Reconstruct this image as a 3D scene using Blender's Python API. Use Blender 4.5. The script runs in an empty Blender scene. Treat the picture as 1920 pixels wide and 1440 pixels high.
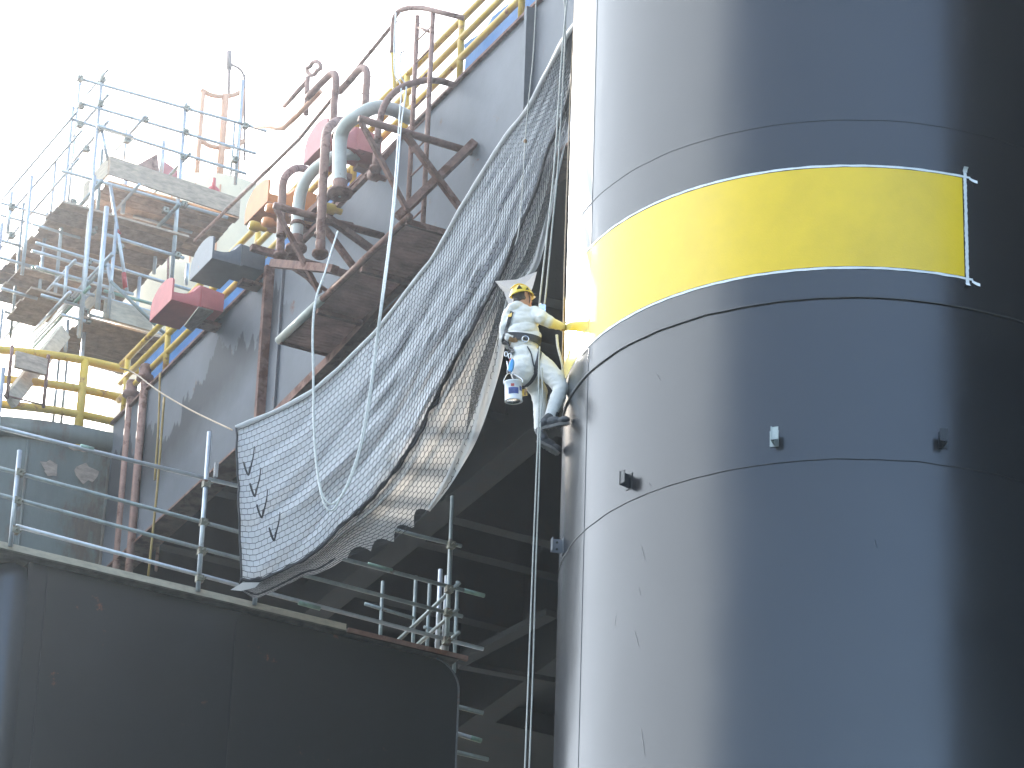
import bpy, bmesh, math, random
from mathutils import Vector, noise
from mathutils.bvhtree import BVHTree
random.seed(7)
SC = bpy.context.scene
COL = SC.collection
PI = math.pi

# ------------------------------------------------------------------ camera
F, PITCH, ROLL, AZ = 7423.45, 0.4780302, 0.0347333, -0.4728315
fw = Vector((0, math.cos(PITCH), math.sin(PITCH)))
up0 = Vector((1, 0, 0)).cross(fw)
rt = Vector((1, 0, 0)) * math.cos(ROLL) + up0 * math.sin(ROLL)
upv = -Vector((1, 0, 0)) * math.sin(ROLL) + up0 * math.cos(ROLL)
from mathutils import Matrix
cam = bpy.data.cameras.new('camera')
cam.sensor_width = 36.0
cam.lens = 36.0 * F / 1920.0
cam.clip_start = 0.5
cam.clip_end = 5000
co = bpy.data.objects.new('camera', cam)
COL.objects.link(co)
m = Matrix((rt, upv, -fw)).transposed()
co.matrix_world = m.to_4x4()
SC.camera = co

# ------------------------------------------------------------------ sky, sun, exposure
SUN_AZ, SUN_EL = math.radians(-26), math.radians(27.5)
w = bpy.data.worlds.new("World")
SC.world = w
w.use_nodes = True
wn, wl = w.node_tree.nodes, w.node_tree.links
bg = wn['Background']
sky = wn.new('ShaderNodeTexSky')
sky.sky_type = 'NISHITA'
sky.sun_disc = False
sky.sun_elevation = SUN_EL
sky.sun_rotation = SUN_AZ
sky.dust_density = 2.0
sky.ozone_density = 0.8
sky.air_density = 1.0
# a bank of thin bright cloud in the western half of the sky
CB = Vector((math.sin(math.radians(-72)) * .9, math.cos(math.radians(-72)) * .9, .43)).normalized()
wt = wn.new('ShaderNodeTexCoord')
wd = wn.new('ShaderNodeVectorMath'); wd.operation = 'DOT_PRODUCT'; wd.inputs[1].default_value = CB
wl.new(wt.outputs['Generated'], wd.inputs[0])
wz = wn.new('ShaderNodeTexNoise'); wz.inputs['Scale'].default_value = 3.0; wz.inputs['Detail'].default_value = 6
wl.new(wt.outputs['Generated'], wz.inputs['Vector'])
wa = wn.new('ShaderNodeMath'); wa.operation = 'MULTIPLY_ADD'; wa.inputs[1].default_value = 0.16
wl.new(wz.outputs[0], wa.inputs[0]); wl.new(wd.outputs['Value'], wa.inputs[2])
wm = wn.new('ShaderNodeMapRange'); wm.interpolation_type = 'SMOOTHSTEP'; wm.inputs[1].default_value = 0.68; wm.inputs[2].default_value = 0.86; wm.inputs[3].default_value = 0.03
wl.new(wa.outputs[0], wm.inputs[0])
wx = wn.new('ShaderNodeMix'); wx.data_type = 'RGBA'; wx.inputs['B'].default_value = (5.8, 6.4, 7.1, 1)
wl.new(wm.outputs[0], wx.inputs['Factor']); wl.new(sky.outputs[0], wx.inputs['A']); wl.new(wx.outputs['Result'], bg.inputs[0])
bg.inputs[1].default_value = 0.15
sl = bpy.data.lights.new('sun', 'SUN')
sl.energy = 2.0
sl.angle = math.radians(0.5)
sl.color = (1, 0.95, 0.86)
so = bpy.data.objects.new('sun', sl)
COL.objects.link(so)
sd = Vector((math.sin(SUN_AZ) * math.cos(SUN_EL), math.cos(SUN_AZ) * math.cos(SUN_EL), math.sin(SUN_EL)))
so.rotation_euler = sd.to_track_quat('Z', 'Y').to_euler()
so.location = sd * 200
SC.view_settings.view_transform = 'Standard'
SC.view_settings.look = 'None'
SC.view_settings.gamma = 1
SC.view_settings.exposure = 2.25
SC.render.engine = 'CYCLES'
SC.cycles.use_denoising = True
SC.cycles.max_bounces = 8
SC.cycles.caustics_reflective = False
SC.cycles.caustics_refractive = False
SC.cycles.blur_glossy = 1.0
SC.cycles.sample_clamp_indirect = 4.0
SC.cycles.volume_bounces = 1
SC.cycles.transparent_max_bounces = 24

# ------------------------------------------------------------------ frame of the platform
U = Vector((math.sin(AZ), math.cos(AZ), 0))      # along the deck edge, away
V = Vector((math.cos(AZ), -math.sin(AZ), 0))     # across, to the right
Z = Vector((0, 0, 1))
Y = Vector((0, 1, 0))
def W(a, b, z): return U * a + V * b + Z * z
def ray(x, y): return fw + rt * ((x - 960) / F) - upv * ((y - 720) / F)
def on(x, y, n, c):
    d = ray(x, y)
    return d * (c / d.dot(n))
def pa(x, y, a): return on(x, y, U, a)
def pb(x, y, b): return on(x, y, V, b)
def pz(x, y, z): return on(x, y, Z, z)
def py(x, y, c): return on(x, y, Y, c)
def ab(p): return p.dot(U), p.dot(V), p.z

# ------------------------------------------------------------------ materials
def mat(name, col, rough=0.6, metal=0.0, var=0.25, scale=3.0, bump=0.1, bscale=25.0, coat=0.0,
        rust=0.0, rustcol=(0.12, 0.045, 0.022), rscale=2.0, spec=0.5, alpha=1.0, trans=0.0, stretch=None):
    M = bpy.data.materials.new(name)
    M.use_nodes = True
    N, L = M.node_tree.nodes, M.node_tree.links
    b = N['Principled BSDF']
    tc = N.new('ShaderNodeTexCoord')
    src = tc.outputs['Object']
    if stretch:
        mp = N.new('ShaderNodeMapping'); mp.inputs['Scale'].default_value = stretch
        L.new(src, mp.inputs[0]); src = mp.outputs[0]
    nz = N.new('ShaderNodeTexNoise'); nz.inputs['Scale'].default_value = scale; nz.inputs['Detail'].default_value = 6
    nz.inputs['Roughness'].default_value = 0.65
    L.new(src, nz.inputs['Vector'])
    mr = N.new('ShaderNodeMapRange'); mr.inputs[1].default_value = 0.3; mr.inputs[2].default_value = 0.7
    mr.inputs[3].default_value = 1 - var; mr.inputs[4].default_value = 1 + var * 0.6
    L.new(nz.outputs[0], mr.inputs[0])
    mul = N.new('ShaderNodeVectorMath'); mul.operation = 'SCALE'; mul.inputs[0].default_value = col[:3]
    L.new(mr.outputs[0], mul.inputs['Scale'])
    cur = mul.outputs[0]
    if rust > 0:
        n2 = N.new('ShaderNodeTexNoise'); n2.inputs['Scale'].default_value = rscale; n2.inputs['Detail'].default_value = 9
        n2.inputs['Roughness'].default_value = 0.7
        L.new(src, n2.inputs['Vector'])
        cr = N.new('ShaderNodeMapRange'); cr.inputs[1].default_value = 0.66 - rust * 0.36; cr.inputs[2].default_value = 0.72 - rust * 0.30
        L.new(n2.outputs[0], cr.inputs[0])
        n3 = N.new('ShaderNodeTexNoise'); n3.inputs['Scale'].default_value = 14; n3.inputs['Detail'].default_value = 5
        L.new(src, n3.inputs['Vector'])
        m3 = N.new('ShaderNodeMix'); m3.data_type = 'RGBA'
        m3.inputs['A'].default_value = (rustcol[0] * .5, rustcol[1] * .5, rustcol[2] * .6, 1)
        m3.inputs['B'].default_value = (rustcol[0] * 1.6, rustcol[1] * 1.5, rustcol[2] * 1.3, 1)
        L.new(n3.outputs[0], m3.inputs['Factor'])
        mx = N.new('ShaderNodeMix'); mx.data_type = 'RGBA'
        L.new(cr.outputs[0], mx.inputs['Factor']); L.new(cur, mx.inputs['A']); L.new(m3.outputs['Result'], mx.inputs['B'])
        cur = mx.outputs['Result']
    L.new(cur, b.inputs['Base Color'])
    b.inputs['Roughness'].default_value = rough
    b.inputs['Metallic'].default_value = metal
    b.inputs['Specular IOR Level'].default_value = spec
    b.inputs['Coat Weight'].default_value = coat
    b.inputs['Coat Roughness'].default_value = 0.12
    b.inputs['Alpha'].default_value = alpha
    if bump:
        nb = N.new('ShaderNodeTexNoise'); nb.inputs['Scale'].default_value = bscale; nb.inputs['Detail'].default_value = 4
        L.new(src, nb.inputs['Vector'])
        bp = N.new('ShaderNodeBump'); bp.inputs['Strength'].default_value = bump; bp.inputs['Distance'].default_value = 0.02
        L.new(nb.outputs[0], bp.inputs['Height']); L.new(bp.outputs[0], b.inputs['Normal'])
        M['bump'] = 1
    if trans > 0:
        tr = N.new('ShaderNodeBsdfTranslucent'); tr.inputs[0].default_value = (*[min(1, c * 1.1) for c in col[:3]], 1)
        ms = N.new('ShaderNodeMixShader'); ms.inputs[0].default_value = trans
        out = N['Material Output']
        L.new(b.outputs[0], ms.inputs[1]); L.new(tr.outputs[0], ms.inputs[2]); L.new(ms.outputs[0], out.inputs[0])
    return M

def M_column():
    M = mat('dark_marine_paint', (0.016, 0.017, 0.019), rough=0.3, var=0.18, scale=0.8, bump=0, spec=0.46)
    M.node_tree.nodes['Principled BSDF'].inputs['IOR'].default_value = 1.65
    N, L = M.node_tree.nodes, M.node_tree.links
    b = N['Principled BSDF']
    tc = N.new('ShaderNodeTexCoord')
    mp = N.new('ShaderNodeMapping'); mp.inputs['Scale'].default_value = (1, 1, 0.5); L.new(tc.outputs['Object'], mp.inputs[0])
    n1 = N.new('ShaderNodeTexNoise'); n1.inputs['Scale'].default_value = 1.1; n1.inputs['Detail'].default_value = 2
    n2 = N.new('ShaderNodeTexNoise'); n2.inputs['Scale'].default_value = 9; n2.inputs['Detail'].default_value = 2
    L.new(mp.outputs[0], n1.inputs['Vector']); L.new(tc.outputs['Object'], n2.inputs['Vector'])
    b1 = N.new('ShaderNodeBump'); b1.inputs['Strength'].default_value = 0.35; b1.inputs['Distance'].default_value = 0.03
    b2 = N.new('ShaderNodeBump'); b2.inputs['Strength'].default_value = 0.10; b2.inputs['Distance'].default_value = 0.006
    L.new(n1.outputs[0], b1.inputs['Height']); L.new(n2.outputs[0], b2.inputs['Height']); L.new(b1.outputs[0], b2.inputs['Normal'])
    L.new(b1.outputs[0], b.inputs['Normal'])
    n3 = N.new('ShaderNodeTexNoise'); n3.inputs['Scale'].default_value = 1.5; n3.inputs['Detail'].default_value = 2
    mr = N.new('ShaderNodeMapRange'); mr.inputs[3].default_value = 0.20; mr.inputs[4].default_value = 0.27
    L.new(tc.outputs['Object'], n3.inputs['Vector']); L.new(n3.outputs[0], mr.inputs[0]); L.new(mr.outputs[0], b.inputs['Roughness'])
    return M

def M_girder():
    """Grey side plate with a torn edge of old dark coating (a stain in the paint, fixed to the plate)."""
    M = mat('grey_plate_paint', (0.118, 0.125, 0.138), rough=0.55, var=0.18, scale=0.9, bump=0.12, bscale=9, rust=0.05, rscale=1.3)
    N, L = M.node_tree.nodes, M.node_tree.links
    b = N['Principled BSDF']
    base = b.inputs['Base Color'].links[0].from_socket
    tc = N.new('ShaderNodeTexCoord')
    da = N.new('ShaderNodeVectorMath'); da.operation = 'DOT_PRODUCT'; da.inputs[1].default_value = U
    L.new(tc.outputs['Object'], da.inputs[0])
    sp = N.new('ShaderNodeSeparateXYZ'); L.new(tc.outputs['Object'], sp.inputs[0])
    def math_(op, a, c=None, clamp=False):
        n = N.new('ShaderNodeMath'); n.operation = op; n.use_clamp = clamp
        for i, v in enumerate((a, c)):
            if v is None: continue
            if isinstance(v, (int, float)): n.inputs[i].default_value = v
            else: L.new(v, n.inputs[i])
        return n.outputs[0]
    n1 = N.new('ShaderNodeTexNoise'); n1.noise_dimensions = '1D'; n1.inputs['Scale'].default_value = 1.3; n1.inputs['Detail'].default_value = 7
    n1.inputs['Roughness'].default_value = 0.6
    L.new(da.outputs['Value'], n1.inputs['W'])
    n2 = N.new('ShaderNodeTexNoise'); n2.inputs['Scale'].default_value = 2.2; n2.inputs['Detail'].default_value = 8
    L.new(tc.outputs['Object'], n2.inputs['Vector'])
    n4 = N.new('ShaderNodeTexNoise'); n4.inputs['Scale'].default_value = 0.75; n4.inputs['Detail'].default_value = 9; n4.inputs['Roughness'].default_value = 0.62
    m4 = N.new('ShaderNodeMapping'); m4.inputs['Scale'].default_value = (1, 1, .45); L.new(tc.outputs['Object'], m4.inputs[0]); L.new(m4.outputs[0], n4.inputs['Vector'])
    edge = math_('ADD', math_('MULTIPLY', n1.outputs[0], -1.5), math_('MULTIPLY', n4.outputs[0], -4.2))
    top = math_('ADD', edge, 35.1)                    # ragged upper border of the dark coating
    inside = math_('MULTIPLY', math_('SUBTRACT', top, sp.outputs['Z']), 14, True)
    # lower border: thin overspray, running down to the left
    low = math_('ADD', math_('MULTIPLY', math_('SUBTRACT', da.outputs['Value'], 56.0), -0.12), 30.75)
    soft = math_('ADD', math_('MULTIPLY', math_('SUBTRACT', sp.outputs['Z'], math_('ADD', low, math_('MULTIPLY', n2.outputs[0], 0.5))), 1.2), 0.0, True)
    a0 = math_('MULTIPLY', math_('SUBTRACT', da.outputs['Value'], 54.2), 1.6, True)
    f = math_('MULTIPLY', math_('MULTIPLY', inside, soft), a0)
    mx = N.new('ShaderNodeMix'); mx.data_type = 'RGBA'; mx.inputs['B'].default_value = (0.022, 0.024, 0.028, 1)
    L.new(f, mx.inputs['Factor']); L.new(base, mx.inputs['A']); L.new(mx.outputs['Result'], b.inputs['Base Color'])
    return M

MT = {}
MT['column'] = M_column()
MT['girder'] = M_girder()
MT['grey'] = mat('grey_steel', (0.13, 0.135, 0.145), rust=0.25, rscale=1.5)
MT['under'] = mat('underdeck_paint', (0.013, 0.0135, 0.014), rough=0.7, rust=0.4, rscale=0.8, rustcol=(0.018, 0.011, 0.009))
MT['greenwall'] = mat('weathered_green_plate', (0.13, 0.145, 0.125), rough=0.6, var=0.4, scale=1.1, rust=0.42, rscale=0.9, rustcol=(0.10, 0.075, 0.05), stretch=(1, 1, 0.4))
MT['rust'] = mat('rusty_steel', (0.24, 0.125, 0.09), rough=0.8, var=0.4, scale=5, rust=0.45, rscale=3, bump=0.3)
MT['rustpurple'] = mat('rust_primer', (0.31, 0.17, 0.125), rough=0.7, var=0.35, scale=6, rust=0.35, rscale=4, bump=0.25)
MT['greypipe'] = mat('grey_pipe_paint', (0.56, 0.55, 0.47), rough=0.4, var=0.12, scale=4, rust=0.16, rscale=2.2)
MT['yellow'] = mat('yellow_rail_paint', (0.66, 0.42, 0.045), rough=0.45, var=0.15, scale=4, rust=0.26, rscale=3.2, rustcol=(0.3, 0.13, 0.03))
MT['yellowband'] = mat('yellow_band_paint', (0.82, 0.54, 0.004), rough=0.28, var=0.10, scale=1.3, bump=0.10, bscale=60)
MT['bandglare'] = mat('highlight_yellow', (0.70, 0.56, 0.10), rough=0.5, var=0.1, scale=5, bump=0.1, bscale=40)  # paler yellow: the highlight at the band's left end put into the colour
MT['tape'] = mat('white_masking_tape', (0.74, 0.77, 0.78), rough=0.5, var=0.12, scale=9, bump=0.2, bscale=30)
MT['galv'] = mat('galvanised_tube', (0.50, 0.52, 0.53), rough=0.38, metal=0.55, var=0.2, scale=6, bump=0.05, rust=0.05)
MT['galvgreen'] = mat('green_tipped_tube', (0.24, 0.36, 0.28), rough=0.45, metal=0.3, var=0.35, scale=6, bump=0.05)
MT['galvdull'] = mat('dull_scaffold_tube', (0.30, 0.33, 0.31), rough=0.45, metal=0.5, var=0.3, scale=4, bump=0.05, rust=0.12)
MT['coupler'] = mat('coupler_steel', (0.26, 0.25, 0.19), rough=0.5, metal=0.6, var=0.5, scale=12, rust=0.3, rscale=10)
MT['wood'] = mat('scaffold_board', (0.52, 0.38, 0.27), rough=0.8, var=0.35, scale=2.5, bump=0.2, stretch=(2, 2, 6))
MT['woodlight'] = mat('pale_toe_board', (0.55, 0.46, 0.34), rough=0.75, var=0.25, scale=3, bump=0.2, stretch=(2, 2, 6))
MT['wooddark'] = mat('weathered_board', (0.42, 0.32, 0.25), rough=0.85, var=0.4, scale=3, bump=0.2, stretch=(2, 2, 6))
MT['cream'] = mat('cream_paint', (0.72, 0.57, 0.37), rough=0.6, var=0.12, scale=1.2, rust=0.06)
MT['orange'] = mat('orange_frame_paint', (0.62, 0.30, 0.16), rough=0.6, var=0.2)
MT['blue'] = mat('blue_sheet', (0.06, 0.20, 0.46), rough=0.45, var=0.4, scale=2.2, bump=0.5, bscale=4, trans=0.35)
MT['red'] = mat('red_saddle_paint', (0.56, 0.115, 0.095), rough=0.45, var=0.12, scale=4, bump=0.05, rust=0.05)
MT['pink'] = mat('faded_red_paint', (0.52, 0.17, 0.15), rough=0.5, var=0.12, scale=4, bump=0.05, rust=0.1)
MT['peach'] = mat('orange_saddle_paint', (0.72, 0.25, 0.05), rough=0.45, var=0.12, scale=4, bump=0.05, rust=0.08)
MT['black'] = mat('black_saddle_paint', (0.055, 0.06, 0.062), rough=0.3, var=0.3, scale=5, bump=0.05, rust=0.1)
MT['hull'] = mat('dark_hull_paint', (0.012, 0.0145, 0.017), rough=0.32, var=0.25, scale=0.7, bump=0.1, bscale=3, rust=0.06)
MT['hullgloss'] = mat('dark_gloss_paint', (0.02, 0.025, 0.03), rough=0.3, var=0.2, scale=1, bump=0.05, bscale=4, spec=.7)
MT['sea'] = mat('sea_water', (0.012, 0.025, 0.028), rough=0.3, var=0.1, scale=0.1, spec=0.3, bump=0.4, bscale=0.6)
MT['rope'] = mat('white_rope', (0.85, 0.84, 0.78), rough=0.8, var=0.2, scale=30, bump=0.5, bscale=80)
MT['ropegrey'] = mat('grey_rope', (0.50, 0.49, 0.44), rough=0.8, var=0.2, scale=30, bump=0.5, bscale=80)
MT['ropetan'] = mat('tan_rope', (0.50, 0.38, 0.26), rough=0.85, var=0.3, scale=20, bump=0.4, bscale=80)
MT['hose'] = mat('ochre_hose', (0.34, 0.22, 0.06), rough=0.6, var=0.2, scale=8)
MT['wire'] = mat('rusty_wire', (0.22, 0.16, 0.14), rough=0.8, var=0.2)
MT['cloth'] = mat('white_coverall', (0.74, 0.715, 0.67), rough=0.85, var=0.06, scale=7, bump=0.25, bscale=30, spec=0.2)
MT['skin'] = mat('skin', (0.50, 0.27, 0.20), rough=0.55, var=0.08, scale=20, bump=0.03)
MT['hair'] = mat('dark_hair', (0.03, 0.022, 0.018), rough=0.7)
MT['helmet'] = mat('yellow_helmet_shell', (0.86, 0.60, 0.03), rough=0.3, var=0.04, bump=0.02, coat=0.4)
MT['dark'] = mat('black_webbing', (0.035, 0.036, 0.042), rough=0.7, var=0.3, scale=30)
MT['vent'] = mat('vent_black', (0.03, 0.03, 0.02), rough=0.7)
MT['boot'] = mat('dark_boot_leather', (0.045, 0.048, 0.055), rough=0.55, var=0.4, scale=15, bump=0.2, bscale=50)
MT['sole'] = mat('boot_sole_rubber', (0.17, 0.16, 0.15), rough=0.8, var=0.3, scale=25, bump=0.4, bscale=70)
MT['glove'] = mat('paint_covered_glove', (0.45, 0.38, 0.14), rough=0.6, var=0.6, scale=28, bump=0.2)
MT['steel'] = mat('bright_steel', (0.6, 0.6, 0.6), rough=0.25, metal=1.0, var=0.1, bump=0)
MT['bluegear'] = mat('blue_anodised_gear', (0.08, 0.30, 0.62), rough=0.3, metal=0.3, bump=0)
MT['redgear'] = mat('red_strap', (0.45, 0.05, 0.04), rough=0.5, bump=0)
MT['can'] = mat('white_can', (0.75, 0.76, 0.78), rough=0.3, var=0.12, scale=9, bump=0.02)
MT['label'] = mat('blue_label', (0.04, 0.07, 0.25), rough=0.4, var=0.5, scale=20, bump=0)
MT['leather'] = mat('tan_pad', (0.35, 0.20, 0.09), rough=0.7)
MT['grate'] = mat('rusty_grating', (0.46, 0.27, 0.21), rough=0.8, var=0.4, scale=3, bump=0)
MT['netcord'] = mat('black_net_cord', (0.05, 0.053, 0.058), rough=0.8, bump=0)
MT['lacing'] = mat('black_lacing_cord', (0.025, 0.026, 0.03), rough=0.8, bump=0)

def M_sheet(name, col, holes, hcut, hsc):
    M = mat(name, col, rough=0.8, var=0.10, scale=6, bump=0.35, bscale=18, trans=0.35, spec=0.2)
    if holes:
        N, L = M.node_tree.nodes, M.node_tree.links
        out = N['Material Output']; sh = out.inputs[0].links[0].from_socket
        tc = N.new('ShaderNodeTexCoord')
        nz = N.new('ShaderNodeTexNoise'); nz.inputs['Scale'].default_value = hsc; nz.inputs['Detail'].default_value = 3
        L.new(tc.outputs['Object'], nz.inputs['Vector'])
        mr = N.new('ShaderNodeMapRange'); mr.inputs[1].default_value = hcut - .05; mr.inputs[2].default_value = hcut + .05
        mr.inputs[3].default_value = holes * .45; mr.inputs[4].default_value = holes
        L.new(nz.outputs[0], mr.inputs[0])
        t = N.new('ShaderNodeBsdfTransparent'); ms = N.new('ShaderNodeMixShader')
        L.new(mr.outputs[0], ms.inputs[0]); L.new(sh, ms.inputs[1]); L.new(t.outputs[0], ms.inputs[2]); L.new(ms.outputs[0], out.inputs[0])
    return M
MT['sheet'] = M_sheet('pale_debris_sheet', (0.72, 0.73, 0.75), 0, 0, 0)
MT['skirt'] = M_sheet('worn_debris_sheet', (0.70, 0.67, 0.64), 0.22, 0.55, 30)
MT['openmesh'] = M_sheet('open_mesh_sheet', (0.34, 0.335, 0.33), 0.70, 0.45, 60)
MT['flap'] = M_sheet('greyish_torn_cloth', (0.40, 0.40, 0.41), 0, 0, 0)
MT['hem'] = M_sheet('white_hem_cloth', (0.74, 0.73, 0.71), 0, 0, 0)

def tint_sleeve():  # yellow bounce light mixed into the sleeve colour, along with paint stains
    M = MT['cloth']; N, L = M.node_tree.nodes, M.node_tree.links; b = N['Principled BSDF']; base = b.inputs['Base Color'].links[0].from_socket
    tc = N.new('ShaderNodeTexCoord'); ds = N.new('ShaderNodeVectorMath'); ds.operation = 'DISTANCE'; ds.inputs[1].default_value = (0.46, 36.7, 19.80)
    L.new(tc.outputs['Object'], ds.inputs[0]); nz = N.new('ShaderNodeTexNoise'); nz.inputs['Scale'].default_value = 14; nz.inputs['Detail'].default_value = 5
    L.new(tc.outputs['Object'], nz.inputs['Vector']); ad = N.new('ShaderNodeMath'); ad.operation = 'MULTIPLY_ADD'; ad.inputs[1].default_value = .35
    L.new(nz.outputs[0], ad.inputs[0]); L.new(ds.outputs['Value'], ad.inputs[2]); mr = N.new('ShaderNodeMapRange'); mr.inputs[1].default_value = .52; mr.inputs[2].default_value = .28; mr.inputs[4].default_value = .28
    L.new(ad.outputs[0], mr.inputs[0]); mx = N.new('ShaderNodeMix'); mx.data_type = 'RGBA'; mx.inputs['B'].default_value = (.80, .74, .46, 1)
    L.new(mr.outputs[0], mx.inputs['Factor']); L.new(base, mx.inputs['A']); L.new(mx.outputs['Result'], b.inputs['Base Color'])
tint_sleeve()

# ------------------------------------------------------------------ mesh helpers
class MB:
    def __init__(s): s.v, s.f, s.m, s.sm = [], [], [], []
    def add(s, vs, fs, mi=0, smooth=False):
        o = len(s.v); s.v += [tuple(p) for p in vs]
        for f in fs:
            s.f.append([i + o for i in f]); s.m.append(mi); s.sm.append(smooth)
    def hexa(s, p, mi=0):          # 8 corners: 4 bottom, 4 top
        s.add(p, [(0, 3, 2, 1), (4, 5, 6, 7), (0, 1, 5, 4), (1, 2, 6, 5), (2, 3, 7, 6), (3, 0, 4, 7)], mi)
    def box(s, a0, a1, b0, b1, z0, z1, mi=0):   # box in platform axes
        s.hexa([W(a0, b0, z0), W(a1, b0, z0), W(a1, b1, z0), W(a0, b1, z0), W(a0, b0, z1), W(a1, b0, z1), W(a1, b1, z1), W(a0, b1, z1)], mi)
    def beam(s, p, q, wd, ht, upd=Z, mi=0):      # rectangular bar between two points
        p, q = Vector(p), Vector(q); d = (q - p).normalized(); x = d.cross(upd).normalized(); y = x.cross(d)
        x, y = x * wd / 2, y * ht / 2
        s.hexa([p - x - y, p + x - y, q + x - y, q - x - y, p - x + y, p + x + y, q + x + y, q - x + y], mi)
    def tube(s, pts, r, n=8, mi=0, closed=False, caps=True, flat=None):
        P = [Vector(p) for p in pts]; k = len(P)
        rs = r if isinstance(r, (list, tuple)) else [r] * k
        T = []
        for i in range(k):
            a = P[i - 1] if (i > 0 or closed) else P[i]; b = P[(i + 1) % k] if (i < k - 1 or closed) else P[i]
            T.append((b - a).normalized())
        x = T[0].cross(Z)
        if x.length < 0.05: x = T[0].cross(Y)
        x.normalize(); vs = []
        for i in range(k):
            x = (x - T[i] * x.dot(T[i]))
            x.normalize(); y = T[i].cross(x)
            for j in range(n):
                t = 2 * PI * j / n
                vs.append(P[i] + (x * math.cos(t) + y * math.sin(t)) * rs[i])
        fs = []
        for i in range(k if closed else k - 1):
            i2 = (i + 1) % k
            for j in range(n):
                j2 = (j + 1) % n
                fs.append((i * n + j, i * n + j2, i2 * n + j2, i2 * n + j))
        if caps and not closed:
            fs.append(tuple(range(n - 1, -1, -1))); fs.append(tuple((k - 1) * n + j for j in range(n)))
        s.add(vs, fs, mi, n > 5)
    def grid(s, rows, mi=0, smooth=True):
        nr, nc = len(rows), len(rows[0]); vs = [p for r in rows for p in r]
        s.add(vs, [(i * nc + j, i * nc + j + 1, (i + 1) * nc + j + 1, (i + 1) * nc + j) for i in range(nr - 1) for j in range(nc - 1)], mi, smooth)
    def lathe(s, c, prof, ax=Z, n=24, mi=0):
        ax = Vector(ax).normalized(); x = ax.cross(Y if abs(ax.y) < .9 else Z).normalized(); y = ax.cross(x)
        rows = [[Vector(c) + ax * h + (x * math.cos(2 * PI * j / n) + y * math.sin(2 * PI * j / n)) * r for j in range(n + 1)] for r, h in prof]
        s.grid(rows, mi)
    def ell(s, c, r, q=None, nu=16, nv=12, mi=0):
        rows = []
        for i in range(nv + 1):
            t = PI * i / nv; row = []
            for j in range(nu + 1):
                p = 2 * PI * j / nu
                v = Vector((r[0] * math.sin(t) * math.cos(p), r[1] * math.sin(t) * math.sin(p), r[2] * math.cos(t)))
                if q is not None: v = q @ v
                row.append(Vector(c) + v)
            rows.append(row)
        s.grid(rows, mi)
    def build(s, name, mats, parent=None, mod=None):
        me = bpy.data.meshes.new(name)
        me.from_pydata(s.v, [], s.f)
        for M in (mats if isinstance(mats, (list, tuple)) else [mats]):
            me.materials.append(MT[M] if isinstance(M, str) else M)
        me.polygons.foreach_set('material_index', s.m)
        me.polygons.foreach_set('use_smooth', s.sm)
        me.update()
        bm = bmesh.new(); bm.from_mesh(me); bmesh.ops.remove_doubles(bm, verts=bm.verts, dist=0.0004)
        bmesh.ops.recalc_face_normals(bm, faces=bm.faces); bm.to_mesh(me); bm.free()
        o = bpy.data.objects.new(name, me); COL.objects.link(o)
        if parent is not None: o.parent = parent; 
        return o
def tag(o, label=None, cat=None, group=None, kind=None):
    if label: o['label'] = label
    if cat: o['category'] = cat
    if group: o['group'] = group
    if kind: o['kind'] = kind
    return o
def empty(name, label, cat, group=None, kind=None):
    o = bpy.data.objects.new(name, None); COL.objects.link(o); o.empty_display_size = .2
    return tag(o, label, cat, group, kind)
def spline(pts, n):          # Catmull-Rom through control points
    P = [Vector(p) for p in pts]; P = [P[0] * 2 - P[1]] + P + [P[-1] * 2 - P[-2]]; out = []
    k = len(P) - 3
    for i in range(k):
        for j in range(n):
            t = j / n; a, b, c, d = P[i:i + 4]
            out.append(0.5 * ((2 * b) + (c - a) * t + (2 * a - 5 * b + 4 * c - d) * t * t + (3 * b - a - 3 * c + d) * t ** 3))
    out.append(P[-2]); return out
def T1(name, pts, r, m, parent=None, n=8):
    b = MB(); b.tube(pts, r, n); return b.build(name, m, parent)

# ================================================================== THE SETTING
b = MB(); rows = [[Vector((x, y, -3.0)) for x in (-900, -100, 0, 100, 900)] for y in (-400, 0, 50, 150, 1600)]
b.grid(rows); tag(b.build('sea', 'sea'), kind='structure')

# ------------------------------------------------------------------ column
CX, CY, R = 3.526, 37.034, 2.98
CC = Vector((CX, CY, 0))
def cyl(phi, z, r=R): return Vector((CX + r * math.sin(phi), CY - r * math.cos(phi), z))   # phi 0 = towards -Y, + to the right
def oncyl(x, y):
    d = ray(x, y); A = d.x ** 2 + d.y ** 2; B = -2 * (d.x * CX + d.y * CY); C = CX ** 2 + CY ** 2 - R * R
    D = B * B - 4 * A * C
    t = (-B - math.sqrt(max(D, 0))) / (2 * A); p = d * t
    return math.atan2(p.x - CX, CY - p.y), p.z
colm = empty('steel_column', 'huge glossy dark blue-grey steel column with a yellow painted band', 'column')
b = MB(); zs = [-6, 5, 12, 15, 17, 18, 19, 20, 21, 22, 24, 30, 46]
b.grid([[cyl(2 * PI * j / 288, z) for j in range(289)] for z in zs])
b.build('shell', 'column', colm)
b = MB(); b.lathe(CC + Z * 46, [(R, 0), (0.01, 0.0)], n=96); b.build('top_plate', 'column', colm)
def ring(z, r, name, m, off=0.0, wob=0.0):
    b = MB(); b.tube([cyl(2 * PI * j / 240, z + wob * noise.noise((j * .3, z, 0)), R + off) for j in range(240)], r, 6, closed=True); return b.build(name, m, colm)
ring(20.77, .005, 'weld_seam', 'column', .0, .01)
ring(16.965, .006, 'weld_seam', 'column', .002, .01)
ring(18.735, .014, 'weld_seam', 'column', .004, .012)
phs, _ = oncyl(1108, 486); phs = -abs(phs)
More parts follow.
